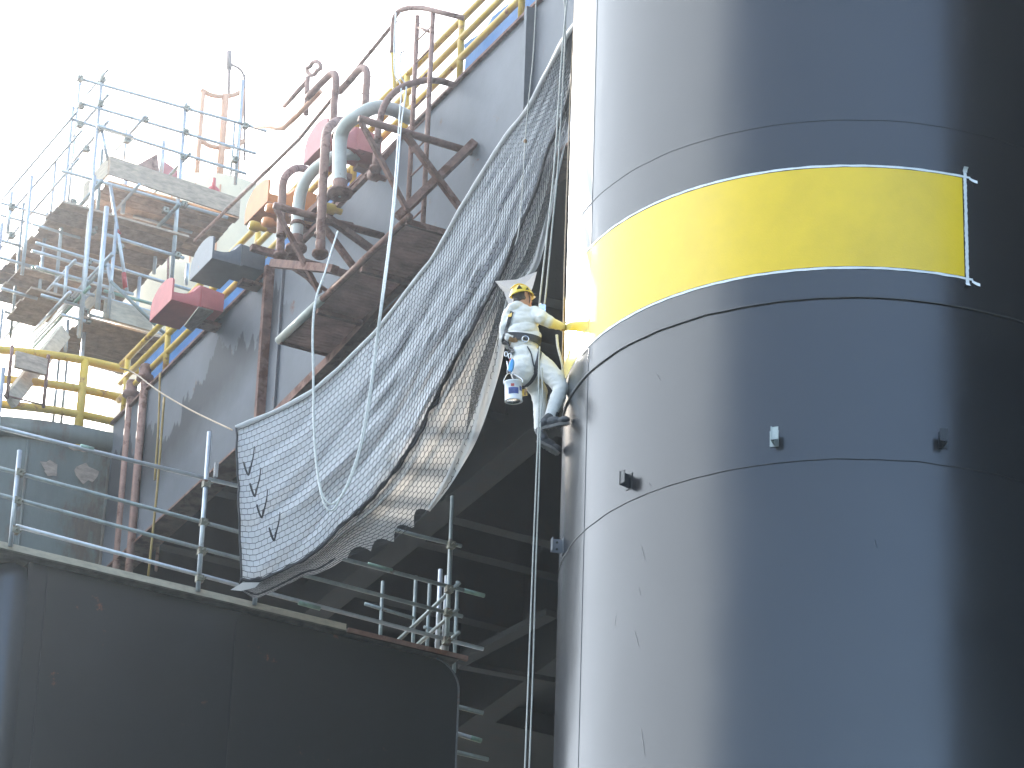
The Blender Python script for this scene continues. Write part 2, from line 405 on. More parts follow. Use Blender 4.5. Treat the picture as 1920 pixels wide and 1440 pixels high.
b = MB(); b.tube([cyl(phs + .0015 * noise.noise((0, 0, z * .2)), 10 + z * .5, R + .001) for z in range(60)], .004, 6); b.build('vertical_weld', 'column', colm)
Z0, Z1 = 19.085, 20.215
phR = oncyl(1806, 430)[0]; phL = oncyl(1104, 520)[0]
def patch(name, m, ph0, ph1, z0, z1, off, nx=60, nz=24, rag=None):
    b = MB(); rows = []
    for i in range(nz + 1):
        z = z0 + (z1 - z0) * i / nz; a0 = ph0 + (rag(z) if rag else 0)
        rows.append([cyl(a0 + (ph1 - a0) * j / nx, z, R + off) for j in range(nx + 1)])
    b.grid(rows); return b.build(name, m, colm)
patch('highlight_strip', 'bandglare', math.radians(-100), phL + .05, Z0, Z1, .002)
yb = patch('yellow_band', 'yellowband', phL, phR, Z0, Z1, .004, 100, 40, lambda z: .035 * noise.noise((z * 3.1, 2, 1)) + .03 * noise.noise((z * 14, 5, 0)) + (0.1 * max(0, (z - 19.5)) ** 2) * 0.3)
# freshly rolled paint by the glove
b = MB(); pc, zc = oncyl(1078, 622); rr = []
for i in range(9):
    t = i / 8; row = []
    for j in range(49):
        a = 2 * PI * j / 48
        k = 1 + .22 * noise.noise((math.cos(a) * 2, math.sin(a) * 2, 3)) + .12 * noise.noise((math.cos(a) * 7, math.sin(a) * 7, 1))
        row.append(cyl(pc - .06 + math.cos(a) * .20 * k * t, zc + .0 + (math.sin(a) * .14 - math.cos(a) * .10 * (1 if math.cos(a) > 0 else 0)) * k * t, R + .006))
    rr.append(row)
b.grid(rr); tag(b.build('wet_paint_patch', 'yellowband', colm), 'fresh yellow paint beside the glove')
def tapestrip(p0, z0, p1, z1, wd, off, tails=0.0):
    b = MB(); n = 120; rows = [[], []]
    for i in range(n + 1):
        t = i / n; p = p0 + (p1 - p0) * t; z = z0 + (z1 - z0) * t; j = .006 * noise.noise((t * 40, z0, p0)); k = .006 * noise.noise((t * 33, z1, 9))
        vert = abs(z1 - z0) > .3
        if vert: rows[0].append(cyl(p - wd / 2 / R + j / R, z, R + off)); rows[1].append(cyl(p + wd / 2 / R + k / R, z, R + off))
        else: rows[0].append(cyl(p, z - wd / 2 + j, R + off)); rows[1].append(cyl(p, z + wd / 2 + k, R + off))
    b.grid(rows); return b.build('masking_tape', 'tape', colm)
tapestrip(phL - .06, Z1 + .02, phR + .03, Z1 + .018, .024, .006)
tapestrip(phL - .06, Z0 - .02, phR + .03, Z0 - .018, .026, .006)
tapestrip(phR + .010, Z0 - .07, phR + .010, Z1 + .07, .035, .008)
for z, sgn in ((Z1 + .01, 1), (Z0 - .035, -1)):     # curled loose ends
    b = MB(); b.grid([[cyl(phR + .026 + .008 * i, z + .016 * k - .016 * i, R + .008 + .004 * i * i) for i in range(4)] for k in (-1, 1)]); b.build('tape_end', 'tape', colm)
    b = MB(); b.grid([[cyl(phR + .010 + .008 * k, (Z1 + .07 if sgn > 0 else Z0 - .07) + sgn * .015 * i, R + .010 + .004 * i * i) for i in range(4)] for k in (-1, 1)]); b.build('tape_end', 'tape', colm)
def bracket(x, y, m, fold):
    ph, z = oncyl(x, y)
    n = Vector((math.sin(ph), -math.cos(ph), 0)); t = Vector((math.cos(ph), math.sin(ph), 0)); c = cyl(ph, z)
    b = MB(); h, dp, th = .15 / 2, .12, .008
    def pl(p, ax, ay, wx, wy, tz):
        az_ = ax.cross(ay).normalized()
        b.hexa([p - ax * wx - ay * wy - az_ * tz, p + ax * wx - ay * wy - az_ * tz, p + ax * wx + ay * wy - az_ * tz, p - ax * wx + ay * wy - az_ * tz,
                p - ax * wx - ay * wy + az_ * tz, p + ax * wx - ay * wy + az_ * tz, p + ax * wx + ay * wy + az_ * tz, p - ax * wx + ay * wy + az_ * tz])
    pl(c + n * .004, t, Z, .045, h * 1.15, .004)
    pl(c + n * dp / 2, n, Z, dp / 2 + .01, h, th / 2)
    pl(c + n * dp + t * fold * .035, t, Z, .035, h * .9, th / 2)
    o = b.build('lug_bracket', m, colm)
    b = MB()
    for k in (-1, 1): b.tube([c + n * dp * .55 + Z * k * h * .5 - t * .007, c + n * dp * .55 + Z * k * h * .5 + t * .007], .013, 10)
    b.build('bolt_hole', 'vent', o)
bracket(1180, 903, 'hull', 1); bracket(1452, 823, 'galvdull', 1); bracket(1768, 826, 'hull', -1); bracket(1056, 1025, 'grey', 1)

# scuffs and drips in the dark paint
for x0, y0, x1, y1, w_ in ((1203, 1022, 1210, 1052, .012), (1198, 1100, 1202, 1118, .008), (1190, 1180, 1199, 1215, .010), (1203, 1365, 1210, 1420, .012), (1156, 1150, 1153, 1175, .007), (1232, 700, 1240, 716, .008),
                       (1216, 905, 1222, 912, .012), (1640, 1010, 1645, 1030, .01)):
    (p0, z0), (p1, z1) = oncyl(x0, y0), oncyl(x1, y1); b = MB(); rows = [[], []]
    for i in range(9):
        t = i / 8; hw = w_ / R * math.sin(PI * (.08 + .84 * t)) * (1 + .5 * noise.noise((t * 6, x0, 0)))
        rows[0].append(cyl(p0 + (p1 - p0) * t - hw * .5, z0 + (z1 - z0) * t, R + .0012)); rows[1].append(cyl(p0 + (p1 - p0) * t + hw * .5, z0 + (z1 - z0) * t, R + .0012))
    b.grid(rows); b.build('scuff_mark', 'hull', colm)

# ------------------------------------------------------------------ main deck, side plate and underside
DB = 23.5
deck = empty('platform_deck', 'long grey deck side plate under the yellow handrail, with dark underside', 'deck')
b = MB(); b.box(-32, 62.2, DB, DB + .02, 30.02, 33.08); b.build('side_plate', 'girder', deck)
b = MB(); b.box(-32, 62.2, DB - .07, DB + .3, 33.08, 33.13); b.build('deck_edge', 'rust', deck)
b = MB(); b.box(-32, 62.2, DB - .05, DB + .4, 29.98, 30.02); b.build('bottom_flange', 'rust', deck)
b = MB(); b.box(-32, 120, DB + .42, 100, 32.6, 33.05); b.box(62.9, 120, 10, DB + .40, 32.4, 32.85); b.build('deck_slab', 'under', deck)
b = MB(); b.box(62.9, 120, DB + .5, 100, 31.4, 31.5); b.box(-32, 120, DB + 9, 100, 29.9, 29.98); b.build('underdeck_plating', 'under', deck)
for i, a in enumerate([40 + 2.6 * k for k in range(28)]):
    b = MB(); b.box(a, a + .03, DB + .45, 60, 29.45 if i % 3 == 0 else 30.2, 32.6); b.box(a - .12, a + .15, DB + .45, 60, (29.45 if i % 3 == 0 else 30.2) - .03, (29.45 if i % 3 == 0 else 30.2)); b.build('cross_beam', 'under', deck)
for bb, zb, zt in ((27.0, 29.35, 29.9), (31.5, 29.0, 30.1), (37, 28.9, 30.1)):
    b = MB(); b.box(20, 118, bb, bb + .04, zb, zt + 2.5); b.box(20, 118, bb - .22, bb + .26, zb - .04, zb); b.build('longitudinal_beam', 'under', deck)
for px_, w_ in ((500, .10), (1002, .08)):
    a_, _, _ = ab(pb(px_, 700 if px_ < 600 else 40, DB))
    b = MB(); b.box(a_ - w_ / 2, a_ + w_ / 2, DB - .16, DB, 30.03, 33.06); b.build('stiffener', 'rust' if px_ < 600 else 'grey', deck)
b = MB(); b.box(54.6, 54.66, DB - .05, DB, 30.03, 33.06); b.build('stiffener', 'grey', deck)

# curved bulwark beyond the deck
gw = empty('curved_bulwark', 'weathered green-grey curved steel wall below the bowed yellow rail', 'wall')
def ga(bb): return 62.28 + 0.095 * (23.6 - bb) ** 2 if bb < 23.6 else 62.28
bs = [12 + .3 * i for i in range(40)] + [23.9]
b = MB(); b.grid([[W(ga(q), q, z) for q in bs] for z in (22, 26, 28, 30, 31, 32, 32.9)]); b.build('wall_plate', 'greenwall', gw)
b = MB(); b.grid([[W(ga(q) - d, q, z) for q in bs] for d, z in ((.0, 32.55), (.12, 32.55), (.12, 32.9), (-1.2, 32.9))]); b.build('coaming', 'greenwall', gw)
for px_ in (60, 205):
    q = ab(pa(px_, 800, 62.4))[1]; b = MB(); b.tube([W(ga(q) - .02, q, 22), W(ga(q) - .02, q, 32.5)], .03, 8); b.build('seam', 'greenwall', gw)
for x, y, w_, h_ in ((95, 878, .18, .15), (158, 892, .2, .2), (140, 842, .22, .08)):
    q = ab(pa(x, y, 62.4)); b = MB()
    b.grid([[W(ga(q[1]) - .025, q[1] + w_ * t * (1 + .5 * noise.noise((math.cos(s) * 1.5, math.sin(s) * 1.5, x))) * math.cos(s), q[2] + h_ * t * (1 + .6 * noise.noise((math.cos(s) * 2, y, math.sin(s) * 2))) * math.sin(s)) for s in [2 * PI * k / 14 for k in range(15)]] for t in (0.01, .6 + .1, 1)])
    b.build('patch_plate', 'wooddark', gw)

# ------------------------------------------------------------------ yellow handrails
hr = empty('deck_handrail', 'straight yellow three-bar handrail climbing along the grey deck edge', 'handrail')
RB = DB + .02
for nm, z in (('top_rail', 34.32), ('mid_rail', 33.94), ('mid_rail', 33.56)):
    T1(nm, [W(a, RB, z + .02 * noise.noise((a * .3, z, 0))) for a in range(20, 62)] + [W(62.1, RB, z)], .058, 'yellow', hr, 12)
a = 42.0
for a in (40.2, 42.15, 44.1, 46.1, 48.18, 50.12, 52.05, 54.0, 55.95, 57.9, 59.85, 61.8):
    T1('rail_post', [W(a, RB, 33.13), W(a, RB, 34.32)], .055, 'yellow', hr, 12)
    if a < 52:
        b = MB(); b.tube([W(a - .01, RB, 34.3), W(a - .2, RB, 34.36)], .06, 10)
cr = empty('bowed_handrail', 'bowed yellow three-bar handrail on top of the green-grey curved wall', 'handrail')
qs = [15 + .25 * i for i in range(34)] + [23.4, 23.6]
for nm, z in (('top_rail', 34.34), ('mid_rail', 33.73), ('mid_rail', 33.20)):
    pts = [W(ga(q) + .02, q, z) for q in qs] + ([W(62.0, 23.85, z), W(61.6, 23.9, z)] if z < 34 else [W(62.2, 23.95, z)])
    T1(nm, pts, .078, 'yellow', cr, 12)
for px_ in (-60, 155, 262):
    q = ab(pa(px_, 740, 62.3))[1]; T1('rail_post', [W(ga(q) + .02, q, 32.5), W(ga(q) + .02, q, 34.34)], .085, 'yellow', cr, 12)

# blue sheeting behind the straight rail
def sheet(a0, a1, z0, z1, bb, lab):
    b = MB(); n = 24
    b.grid([[W(a0 + (a1 - a0) * i / n, bb + .06 * noise.noise((i * .4, k, a0)), z0 + (z1 - z0) * k / 4 + .05 * noise.noise((i * .5, k, 3))) for i in range(n + 1)] for k in range(5)])
    tag(b.build('blue_sheeting', 'blue'), lab, 'sheeting', 'blue sheets behind the deck handrail')
sheet(56.6, 61.9, 33.15, 34.25, DB + .28, 'crumpled blue sheeting behind the rail next to the red saddle')
sheet(51.6, 56.3, 33.15, 34.0, DB + .30, 'blue sheeting behind the rail between orange and black saddles')
sheet(44.0, 48.6, 33.15, 34.15, DB + .32, 'blue sheeting behind the rail at the top edge of the picture')

# ------------------------------------------------------------------ U-shaped saddles
def saddle(a_far, a_near, m, label, bq=None, dark=None):
    z0 = 33.0; b0, b1 = 22.38, 22.92; L_ = a_far - a_near
    t = empty('roller_saddle', label, 'saddle', 'painted saddles along the deck edge')
    prof = [(1.0, 0), (1.0, .14), (.985, .27), (.93, .37), (.83, .445), (.7, .495), (.57, .52), (.43, .525), (.3, .51), (.18, .48), (.08, .445), (.02, .41), (0, .36), (0, 0)]
    def plate(bb, th, name):
        b = MB(); n = len(prof)
        A = [W(a_near + L_ * u, bb, z0 + zz) for u, zz in prof]; B = [W(a_near + L_ * u, bb + th, z0 + zz) for u, zz in prof]
        b.add(A + B, [tuple(range(n)), tuple(range(2 * n - 1, n - 1, -1))] + [(i, (i + 1) % n, n + (i + 1) % n, n + i) for i in range(n)])
        return b.build(name, m, t)
    plate(b0, .035, 'cheek_plate'); plate(b1, .035, 'cheek_plate')
    b = MB(); rows = []
    for i in range(9):
        u = i / 8; bb = b0 + .036 + (b1 - b0 - .037) * u; h = .15 + .27 * u ** 3.0
        rows.append([W(a_near + .02, bb, z0 + .01), W(a_near + .02, bb, z0 + h), W(a_near + L_ * .3, bb, z0 + h * 1.1), W(a_near + L_ * .75, bb, z0 + h * .8), W(a_far - .02, bb, z0 + .01)])
    b.grid(rows); b.build('curved_seat', m, t)
    b = MB(); b.box(a_near + .0, a_far, b0, b1 + .035, z0 - .025, z0 - .002); b.build('base_plate', m, t)
    b = MB(); p = [W(a_near, b1 + .037, z0), W(a_near, b1 + .037, z0 + .40), W(a_near, b1 + .45, z0 + .36), W(a_near, b1 + .45, z0)]
    q = [x + U * L_ * .62 for x in p]; b.add(p + q, [(0, 1, 2, 3), (7, 6, 5, 4), (0, 4, 5, 1), (1, 5, 6, 2), (2, 6, 7, 3), (3, 7, 4, 0)]); b.build('back_box', m, t)
    b = MB(); b.box(a_near + .35, a_far - .35, b1 + .2, DB + .1, z0 - .10, z0 - .03); b.build('support_bracket', 'rustpurple', t)
saddle(57.9, 56.93, 'red', 'bright red curved saddle, lowest of the row by the scaffold')
saddle(56.15, 55.2, 'black', 'dark grey-black curved saddle just above the red one')
saddle(53.87, 52.94, 'peach', 'orange curved saddle between the black and the pink saddles')
saddle(51.54, 50.66, 'pink', 'faded pink-red curved saddle, highest, behind the rusty pipes')
b = MB(); b.hexa([pb(345, 612, 22.6), pb(372, 577, 22.6), pb(400, 585, 23.0), pb(360, 622, 23.0)] + [p + Z * .03 for p in (pb(345, 612, 22.6), pb(372, 577, 22.6), pb(400, 585, 23.0), pb(360, 622, 23.0))])
tag(b.build('loose_plate', 'wooddark'), 'flat brown board under the red saddle', 'board')

# ------------------------------------------------------------------ pipework hanging at the deck edge
def pipe(name, pts, r, m, label, group, bb, flange=True, n=6, endm='rust', pl=pb):
    t = empty(name, label, 'pipe', group)
    P = spline([pl(x, y, bb if len(q) == 0 else q[0]) for x, y, *q in pts], n)
    T1('pipe_body', P, r, m, t, 14)
    if flange:
        e = P[-1]; d = (P[-1] - P[-2]).normalized(); b = MB()
        b.lathe(e - d * .03, [(r * .9, -.02), (r * 1.75, -.02), (r * 1.75, .03), (r * 1.3, .03), (r * 1.3, .07), (r * .2, .07)], d, 18); b.build('flange', endm, t)
        b = MB(); b.tube([e - d * .25, e], r * 1.06, 14); b.build('rusted_end', endm, t)
    return t
G1 = 'vent pipes bent over the deck edge'
pipe('vent_pipe', [(770, 222, 23.3), (735, 205, 22.9), (702, 202, 22.5), (666, 220, 22.2), (646, 238, 22.1), (638, 262, 22.1), (637, 300, 22.1), (637, 365, 22.1)], .115, 'greypipe', 'thick pale grey pipe with an angular bend above a rusty flange', G1, 22.2)
pipe('vent_pipe', [(690, 291, 23.3), (655, 289, 22.9), (628, 293, 22.5), (590, 318, 22.3), (568, 350, 22.2), (560, 390, 22.2), (555, 468, 22.2)], .1, 'greypipe', 'thick pale grey pipe with a smooth long bend between rusty pipes', G1, 22.2)
pipe('vent_pipe', [(585, 322, 23.3), (562, 315, 22.8), (545, 321, 22.4), (532, 338, 22.2), (529, 370, 22.2), (527, 420, 22.2), (525, 482, 22.2)], .068, 'rustpurple', 'purple-brown rusty pipe, leftmost of the bent pipes', G1, 22.2)
pipe('vent_pipe', [(655, 231, 23.3), (638, 226, 22.8), (622, 234, 22.4), (612, 252, 22.2), (609, 290, 22.1), (604, 380, 22.1), (600, 478, 22.1)], .075, 'rustpurple', 'tall brown rusty pipe standing between the two grey pipes', G1, 22.2)
pipe('vent_pipe', [(850, 159, 23.4), (820, 151, 23.1), (785, 153, 22.8), (748, 167, 22.5), (722, 195, 22.3), (711, 232, 22.2), (707, 270, 22.2), (704, 318, 22.2)], .055, 'rustpurple', 'slim rusty pipe arching over the deck edge beside the ladder', G1, 22.2)
pipe('vent_pipe', [(577, 183, 24.0), (598, 160, 24.0), (619, 140, 24.0), (628, 140, 24.0), (630, 155, 24.0), (627, 190, 24.0), (625, 232, 24.0)], .065, 'rustpurple', 'rusty hooked pipe beside the looped bar, left of the two hooks', G1, 24, False, 5)
pipe('vent_pipe', [(636, 172, 24.2), (655, 152, 24.2), (672, 132, 24.2), (683, 128, 24.2), (688, 140, 24.2), (686, 180, 24.2), (684, 215, 24.2)], .065, 'rustpurple', 'rusty hooked pipe above the angular grey pipe, right of the two hooks', G1, 24, False, 5)
t = empty('looped_bar', 'pinkish steel bar ending in a loop against the sky', 'bar')
T1('stem', [pb(574, 215, 24.4), pb(575, 180, 24.4), pb(577, 145, 24.4)], .05, 'rustpurple', t)
b = MB(); b.tube([pb(588 + 10 * math.sin(k) + (4 if math.cos(k) > 0 else -3), 128 - 13 * math.cos(k), 24.4) for k in [2 * PI * i / 20 for i in range(20)]], .04, 8, closed=True); b.build('loop', 'rustpurple', t)
T1('arm', [pb(533, 199, 24.4), pb(576, 152, 24.4)], .045, 'rustpurple', t)
t = empty('rusty_rail', 'long thin rusty rail rising in front of the bright sky above the saddles', 'rail')
T1('rail_bar', [pb(365, 452, 24.2), pb(560, 262, 24.2), pb(742, 40, 24.2)], .035, 'rustpurple', t)
T1('lower_bar', [pb(480, 235, 24.2), pb(532, 240, 24.2), pb(560, 214, 24.2), pb(600, 172, 24.2)], .05, 'orange', t)
for q in ([(502, 172), (560, 190)], [(480, 235), (590, 262)], [(480, 288), (570, 318)], [(690, 94), (790, 99)], [(652, 172), (720, 177)], [(690, 150), (800, 30)], [(640, 215), (760, 92)], [(500, 320), (540, 324)]):
    T1('wire', [pb(x, y, 24.6) for x, y in q], .010, 'wire', t, 5)

ps = empty('pipe_support_frame', 'rusty support frame under the ends of the bent pipes', 'pipe support')
for x0, y0, b0_, x1, y1, b1_, w_ in ((512, 494, 22.1, 628, 505, 22.3, .13), (545, 400, 22.2, 660, 425, 23.4, .10), (575, 405, 22.6, 655, 330, 22.6, .10), (520, 500, 22.3, 700, 318, 22.6, .08), (560, 500, 22.3, 600, 545, 23.4, .07), (610, 405, 22.4, 700, 470, 23.4, .10), (690, 330, 22.4, 742, 268, 22.9, .09)):
    b = MB(); b.beam(pb(x0, y0, b0_), pb(x1, y1, b1_), w_, w_); b.build('angle_bar', 'rust', ps)
for x, y, m_ in ((621, 392, 'yellow'), (704, 330, 'rustpurple'), (480, 425, 'yellow'), (505, 418, 'peach'), (512, 392, 'peach')):
    p = pb(x, y, 22.3); b = MB(); b.lathe(p - V * .12, [(.01, 0), (.07, .0), (.09, .05), (.09, .16), (.05, .2), (.05, .3)], V, 14); b.build('pipe_end', m_, ps)
for x, y, rr_ in ((637, 255, .13), (637, 340, .13), (604, 372, .09), (600, 440, .09), (527, 440, .08), (558, 420, .115), (709, 262, .07)):
    p = pb(x, y, 22.12 if x != 558 else 22.2); b = MB(); b.lathe(p, [(rr_ * .8, -.03), (rr_, -.03), (rr_, .03), (rr_ * .8, .03)], Z, 18); b.build('pipe_clamp', 'rust', ps)

# hanging steelwork: brackets, braces, grating platform, ladder
fr = empty('access_platform', 'rusty hanging steel grating walkway with cantilever brackets on the deck side', 'walkway')
for a_ in (47.6, 50.7):
    T1('bracket_beam', [W(a_, 21.55, 31.54), W(a_, DB, 31.54)], .06, 'rust', fr, 6)
    b = MB(); b.beam(W(a_, 22.35, 31.5), W(a_, DB - .02, 30.35), .09, .09); b.build('brace', 'rust', fr)
    b = MB(); b.beam(W(a_ + .02, 21.6, 31.5), W(a_ + .02, 22.45, 30.2), .07, .07); b.build('hanger', 'rust', fr)
b = MB(); b.beam(W(47.4, DB - .05, 31.6), pz(745, 408, 30.2), .12, .12); b.build('brace', 'rust', fr)
b = MB(); b.beam(W(52.0, 21.75, 31.45), W(52.0, DB, 31.45), .1, .1); b.build('bracket_beam', 'rust', fr)
b = MB(); b.beam(W(52.0, 22.2, 31.4), W(51.6, DB, 30.6), .05, .05); b.build('brace', 'rust', fr)
b = MB(); b.beam(W(47.45, DB - .06, 31.7), W(47.45, DB - .06, 31.2), .2, .2); b.build('wall_pad', 'rust', fr)
w0, w1, v0, v1 = 47.75, 52.35, 22.52, 23.44
T1('edge_pipe', [W(w1 + .05, v0, 30.13), W(w1 - 1.6, v0, 30.13)], .07, 'greypipe', fr, 12)
T1('edge_pipe', [W(w1 - 1.6, v0, 30.13), W(w0 - .1, v0, 30.13)], .055, 'rust', fr, 12)
for q in ((w0, w0 + .06, v0, v1), (w1 - .06, w1, v0, v1), (w0, w1, v1 - .06, v1)):
    b = MB(); b.box(q[0], q[1], q[2], q[3], 30.04, 30.14); b.build('edge_channel', 'rust', fr)
b = MB()
for i in range(46):
    q = v0 + .04 + (v1 - v0 - .1) * i / 45; b.box(w0 + .05, w1 - .05, q, q + .005, 30.07, 30.10)
for i in range(46):
    q = w0 + .1 + (w1 - w0 - .2) * i / 45; b.box(q, q + .012, v0 + .03, v1 - .05, 30.06, 30.069)
b.build('grating', 'grate', fr)
for a_ in (49.3, 50.9):
    b = MB(); b.box(a_, a_ + .08, v0, v1, 29.96, 30.04); b.build('cross_channel', 'rust', fr)
t = empty('bulkhead_fender', 'rusty brown sloping beam running beneath the grating walkway to the net', 'beam')
b = MB(); b.beam(pb(505, 790, DB - .1), pb(640, 655, DB - .1), .12, .16); b.build('rail_beam', 'rust', t)
b = MB(); b.beam(pb(620, 676, DB - .14), pb(800, 480, DB - .14), .1, .14); b.build('rail_beam', 'rust', t)

ld = empty('caged_ladder', 'rusty vertical ladder with hoops rising past the yellow handrail', 'ladder')
LB = 22.95
for xs, yt, yb in ((783, 30, 412), (812, 20, 418)):
    p = pb(xs, yt, LB); q = pb(xs + (3 if xs < 800 else 0), yb, LB); T1('stringer', [p, Vector((p.x, p.y, q.z))], .04, 'rustpurple', ld, 8)
P0 = pb(784, 30, LB); P1 = pb(812, 20, LB)
for k in range(9):
    z = 30.6 + k * .42; T1('rung', [Vector((P0.x, P0.y, z)), Vector((P1.x, P1.y, z))], .016, 'rust', ld, 6)
T1('hoop', spline([pb(870, 34, 23.3), pb(830, 24, 23.0), pb(790, 15, 22.9), pb(757, 17, 22.8), pb(741, 30, 22.8), pb(737, 55, 22.8), pb(736, 100, 22.8)], 5), .045, 'rustpurple', ld, 10)
T1('hoop', spline([pb(736, 100, 22.8), pb(738, 140, 22.8), pb(740, 170, 22.8)], 5), .035, 'yellow', ld, 10)
T1('brace_bar', [pb(784, 52, 22.95), pb(812, 62, 22.95)], .03, 'rust', ld, 6)

# drain pipes and hoses by the corner
G2 = 'drain pipes at the inner corner of the deck'
for xb, yb, xt, yt, lab in ((250, 1055, 272, 705, 'rusty vertical drain pipe with a capped top nearest the deck plate'), (224, 1040, 246, 735, 'rusty vertical drain pipe in front of the green-grey wall')):
    t = empty('drain_pipe', lab, 'pipe', G2); p = pa(xt, yt, 60.6 if xt > 260 else 61.4); q = pa(xb, yb, 60.6 if xt > 260 else 61.4); q = Vector((p.x, p.y, q.z - 1.5))
    T1('pipe_body', [p, q], .075, 'rustpurple', t, 12)
    b = MB(); b.lathe(p, [(.02, .22), (.10, .22), (.11, .16), (.11, .0), (.16, -.01), (.16, -.08), (.08, -.12)], Z, 16); b.build('cap', 'rust', t)
t = empty('thin_conduit', 'thin grey conduit running down beside the drain pipes', 'conduit'); p = pa(322, 700, 60.5); T1('pipe_body', [p, p - Z * 4], .03, 'rustpurple', t)
for k, (x0, y0, x1, y1) in enumerate(((308, 745, 278, 1080), (300, 700, 290, 900))):
    P = spline([pb(x0, y0, 23.1), pb((x0 + x1) / 2 + 2, (y0 + y1) / 2, 23.1), pb(x1, y1, 23.1)], 6)
    b = MB(); b.tube(P, .022, 8); tag(b.build('hose', 'hose'), ('long ochre hose hanging down past the deck corner', 'short ochre hose hanging beside the drain pipe')[k], 'hose')

# ------------------------------------------------------------------ dark hull block with scaffold guardrail
HA = 46.0; HT = 22.2
hb = ab(pa(55, 1037, HA))[1]; he = ab(pa(862, 1250, HA))[1]
hu = empty('hull_block', 'large dark rounded steel block filling the lower left, below the plank', 'hull')
b = MB(); r_ = .42; prof = [(hb + .02, -4), (he, -4)] + [(he - r_ + r_ * math.cos(k * PI / 20), HT - .05 - r_ + r_ * math.sin(k * PI / 20)) for k in range(11)] + [(hb + .02, HT - .05)]
n_ = len(prof); e_ = .03
A = [W(HA + e_, q, z) for q, z in prof]; B = [W(HA + 9, q, z) for q, z in prof]
b.add(A + B, [tuple(range(n_)), tuple(range(2 * n_ - 1, n_ - 1, -1))]); b.add(A + B, [(i, n_ + i, n_ + (i + 1) % n_, (i + 1) % n_) for i in range(n_)], 0, False)
b.build('shell', 'hull', hu)
b = MB(); b.box(HA + .1, HA + 8.9, hb + .1, he - .45, HT - .045, HT - .03); b.build('top_plate', 'hull', hu)
for px_ in (78, 440):
    q = ab(pa(px_, 1200, HA))[1]; b = MB(); b.box(HA - .012, HA - .002, q, q + .03, 10, HT - .2); b.build('seam_strip', 'hull', hu)
b = MB(); b.tube([W(HA + .02, he - r_ + (r_ + .01) * math.cos(k * PI / 20), HT - .05 - r_ + (r_ + .01) * math.sin(k * PI / 20)) for k in range(9, -1, -1)] + [W(HA + .02, he + .01, HT - 3)], .014, 8); b.build('edge_highlight', 'grey', hu)  # pale tube added as the highlight along the rounded hull edge

ledge = MB(); ledge.box(HA - .10, HA + .5, 14.6, he - .05, HT - .028, HT + .02); tag(ledge.build('deck_board', 'wooddark'), 'broad weathered walkway boards on top of the dark hull block', 'board')
b = MB(); b.box(HA - .16, HA - .11, 13.0, ab(pa(640, 1180, HA))[1], HT - .035, HT + .06); tag(b.build('toe_plank', 'woodlight'), 'long pale plank along the top front edge of the dark hull', 'plank')
b = MB(); b.box(HA - .155, HA - .11, ab(pa(645, 1182, HA))[1], he + .05, HT - .05, HT + .02); tag(b.build('toe_plank', 'rust'), 'rust-brown edge strip at the right end of the hull top', 'plank')

def coupler(parent, p, s=1.0):
    b = MB(); k = random.uniform(-.02, .02)
    b.box(*[v for a_ in [(ab(p)[0] - .045 * s, ab(p)[0] + .045 * s), (ab(p)[1] - .05 * s, ab(p)[1] + .05 * s), (ab(p)[2] - .05 * s + k, ab(p)[2] + .05 * s + k)] for v in a_])
    b.tube([p - U * .09 * s + Z * k, p + U * .02 + Z * k], .016, 6)
    b.tube([p + V * .07 * s - U * .05, p + V * .07 * s + U * .03], .013, 6)
    b.build('coupler', 'coupler', parent)
PR = .029
for px_, rr_ in ((22, .34),):
    q = ab(pa(px_, 1200, HA)); b = MB(); b.lathe(W(HA + .32, q[1], 0), [(rr_, -3), (rr_, 10), (rr_, HT - .35), (rr_ * .8, HT - .12), (rr_ * .3, HT - .03)], Z, 32); b.build('rounded_corner', 'hullgloss', hu)
gr = empty('scaffold_guardrail', 'galvanised scaffold tube guardrail along the top of the dark hull block', 'guardrail')
GA = HA - .2
posts = [(37, 845, 1024), (393, 810, 1110), (489, 960, 1140)]
for x, yt, yb in posts:
    p = pa(x, yt, GA); q = pa(x, yb, GA); b = MB(); b.tube([p, Vector((p.x, p.y, HT + .0))], .034, 10); b.build('post', 'galv', gr)
p = pa(6, 690, GA); T1('post', [p, Vector((p.x, p.y, HT + .02))], .034, 'galv', gr, 10)
rails = [((-60, 787), (449, 912), 'galv'), ((-60, 862), (908, 1117), 'galvdull'), ((-60, 912), (867, 1156), 'galvdull'), ((30, 986), (906, 1217), 'galv'), ((700, 982), (865, 1024), 'galvdull')]
for (x0, y0), (x1, y1), m_ in rails:
    p, q = pa(x0, y0, GA + .055), pa(x1, y1, GA + .055); zz = (p.z + q.z) / 2; zt = (q.z - p.z) * .5
    mid = (p + q) / 2 + Z * -.012
    T1('ledger', [p, mid, q], PR, m_, gr, 10)
for x, ys in ((36, (878, 930, 987)), (388, (898, 972, 1025, 1075))):
    for y in ys: coupler(gr, pa(x - (y - 880) * .07, y + 8, GA))
p = pa(404, 895, GA); b = MB(); b.beam(p, p + Z * .22, .05, .05, U); b.build('clamp', 'steel', gr)
for x in (163, 480): 
    T1('sleeve', [pa(x - 12, 837 + (x - 163) * .26, GA + .055), pa(x + 12, 843 + (x - 163) * .26, GA + .055)], .036, 'galvgreen', gr, 10)
for x0, y0, x1, y1 in ((870, 1107, 908, 1117), (180 + 640 - 130, 1058, 735, 1070), (560, 1130, 600, 1141)):
    T1('painted_tip', [pa(x0, y0, GA + .05), pa(x1, y1, GA + .05)], .032, 'galvgreen', gr, 10)
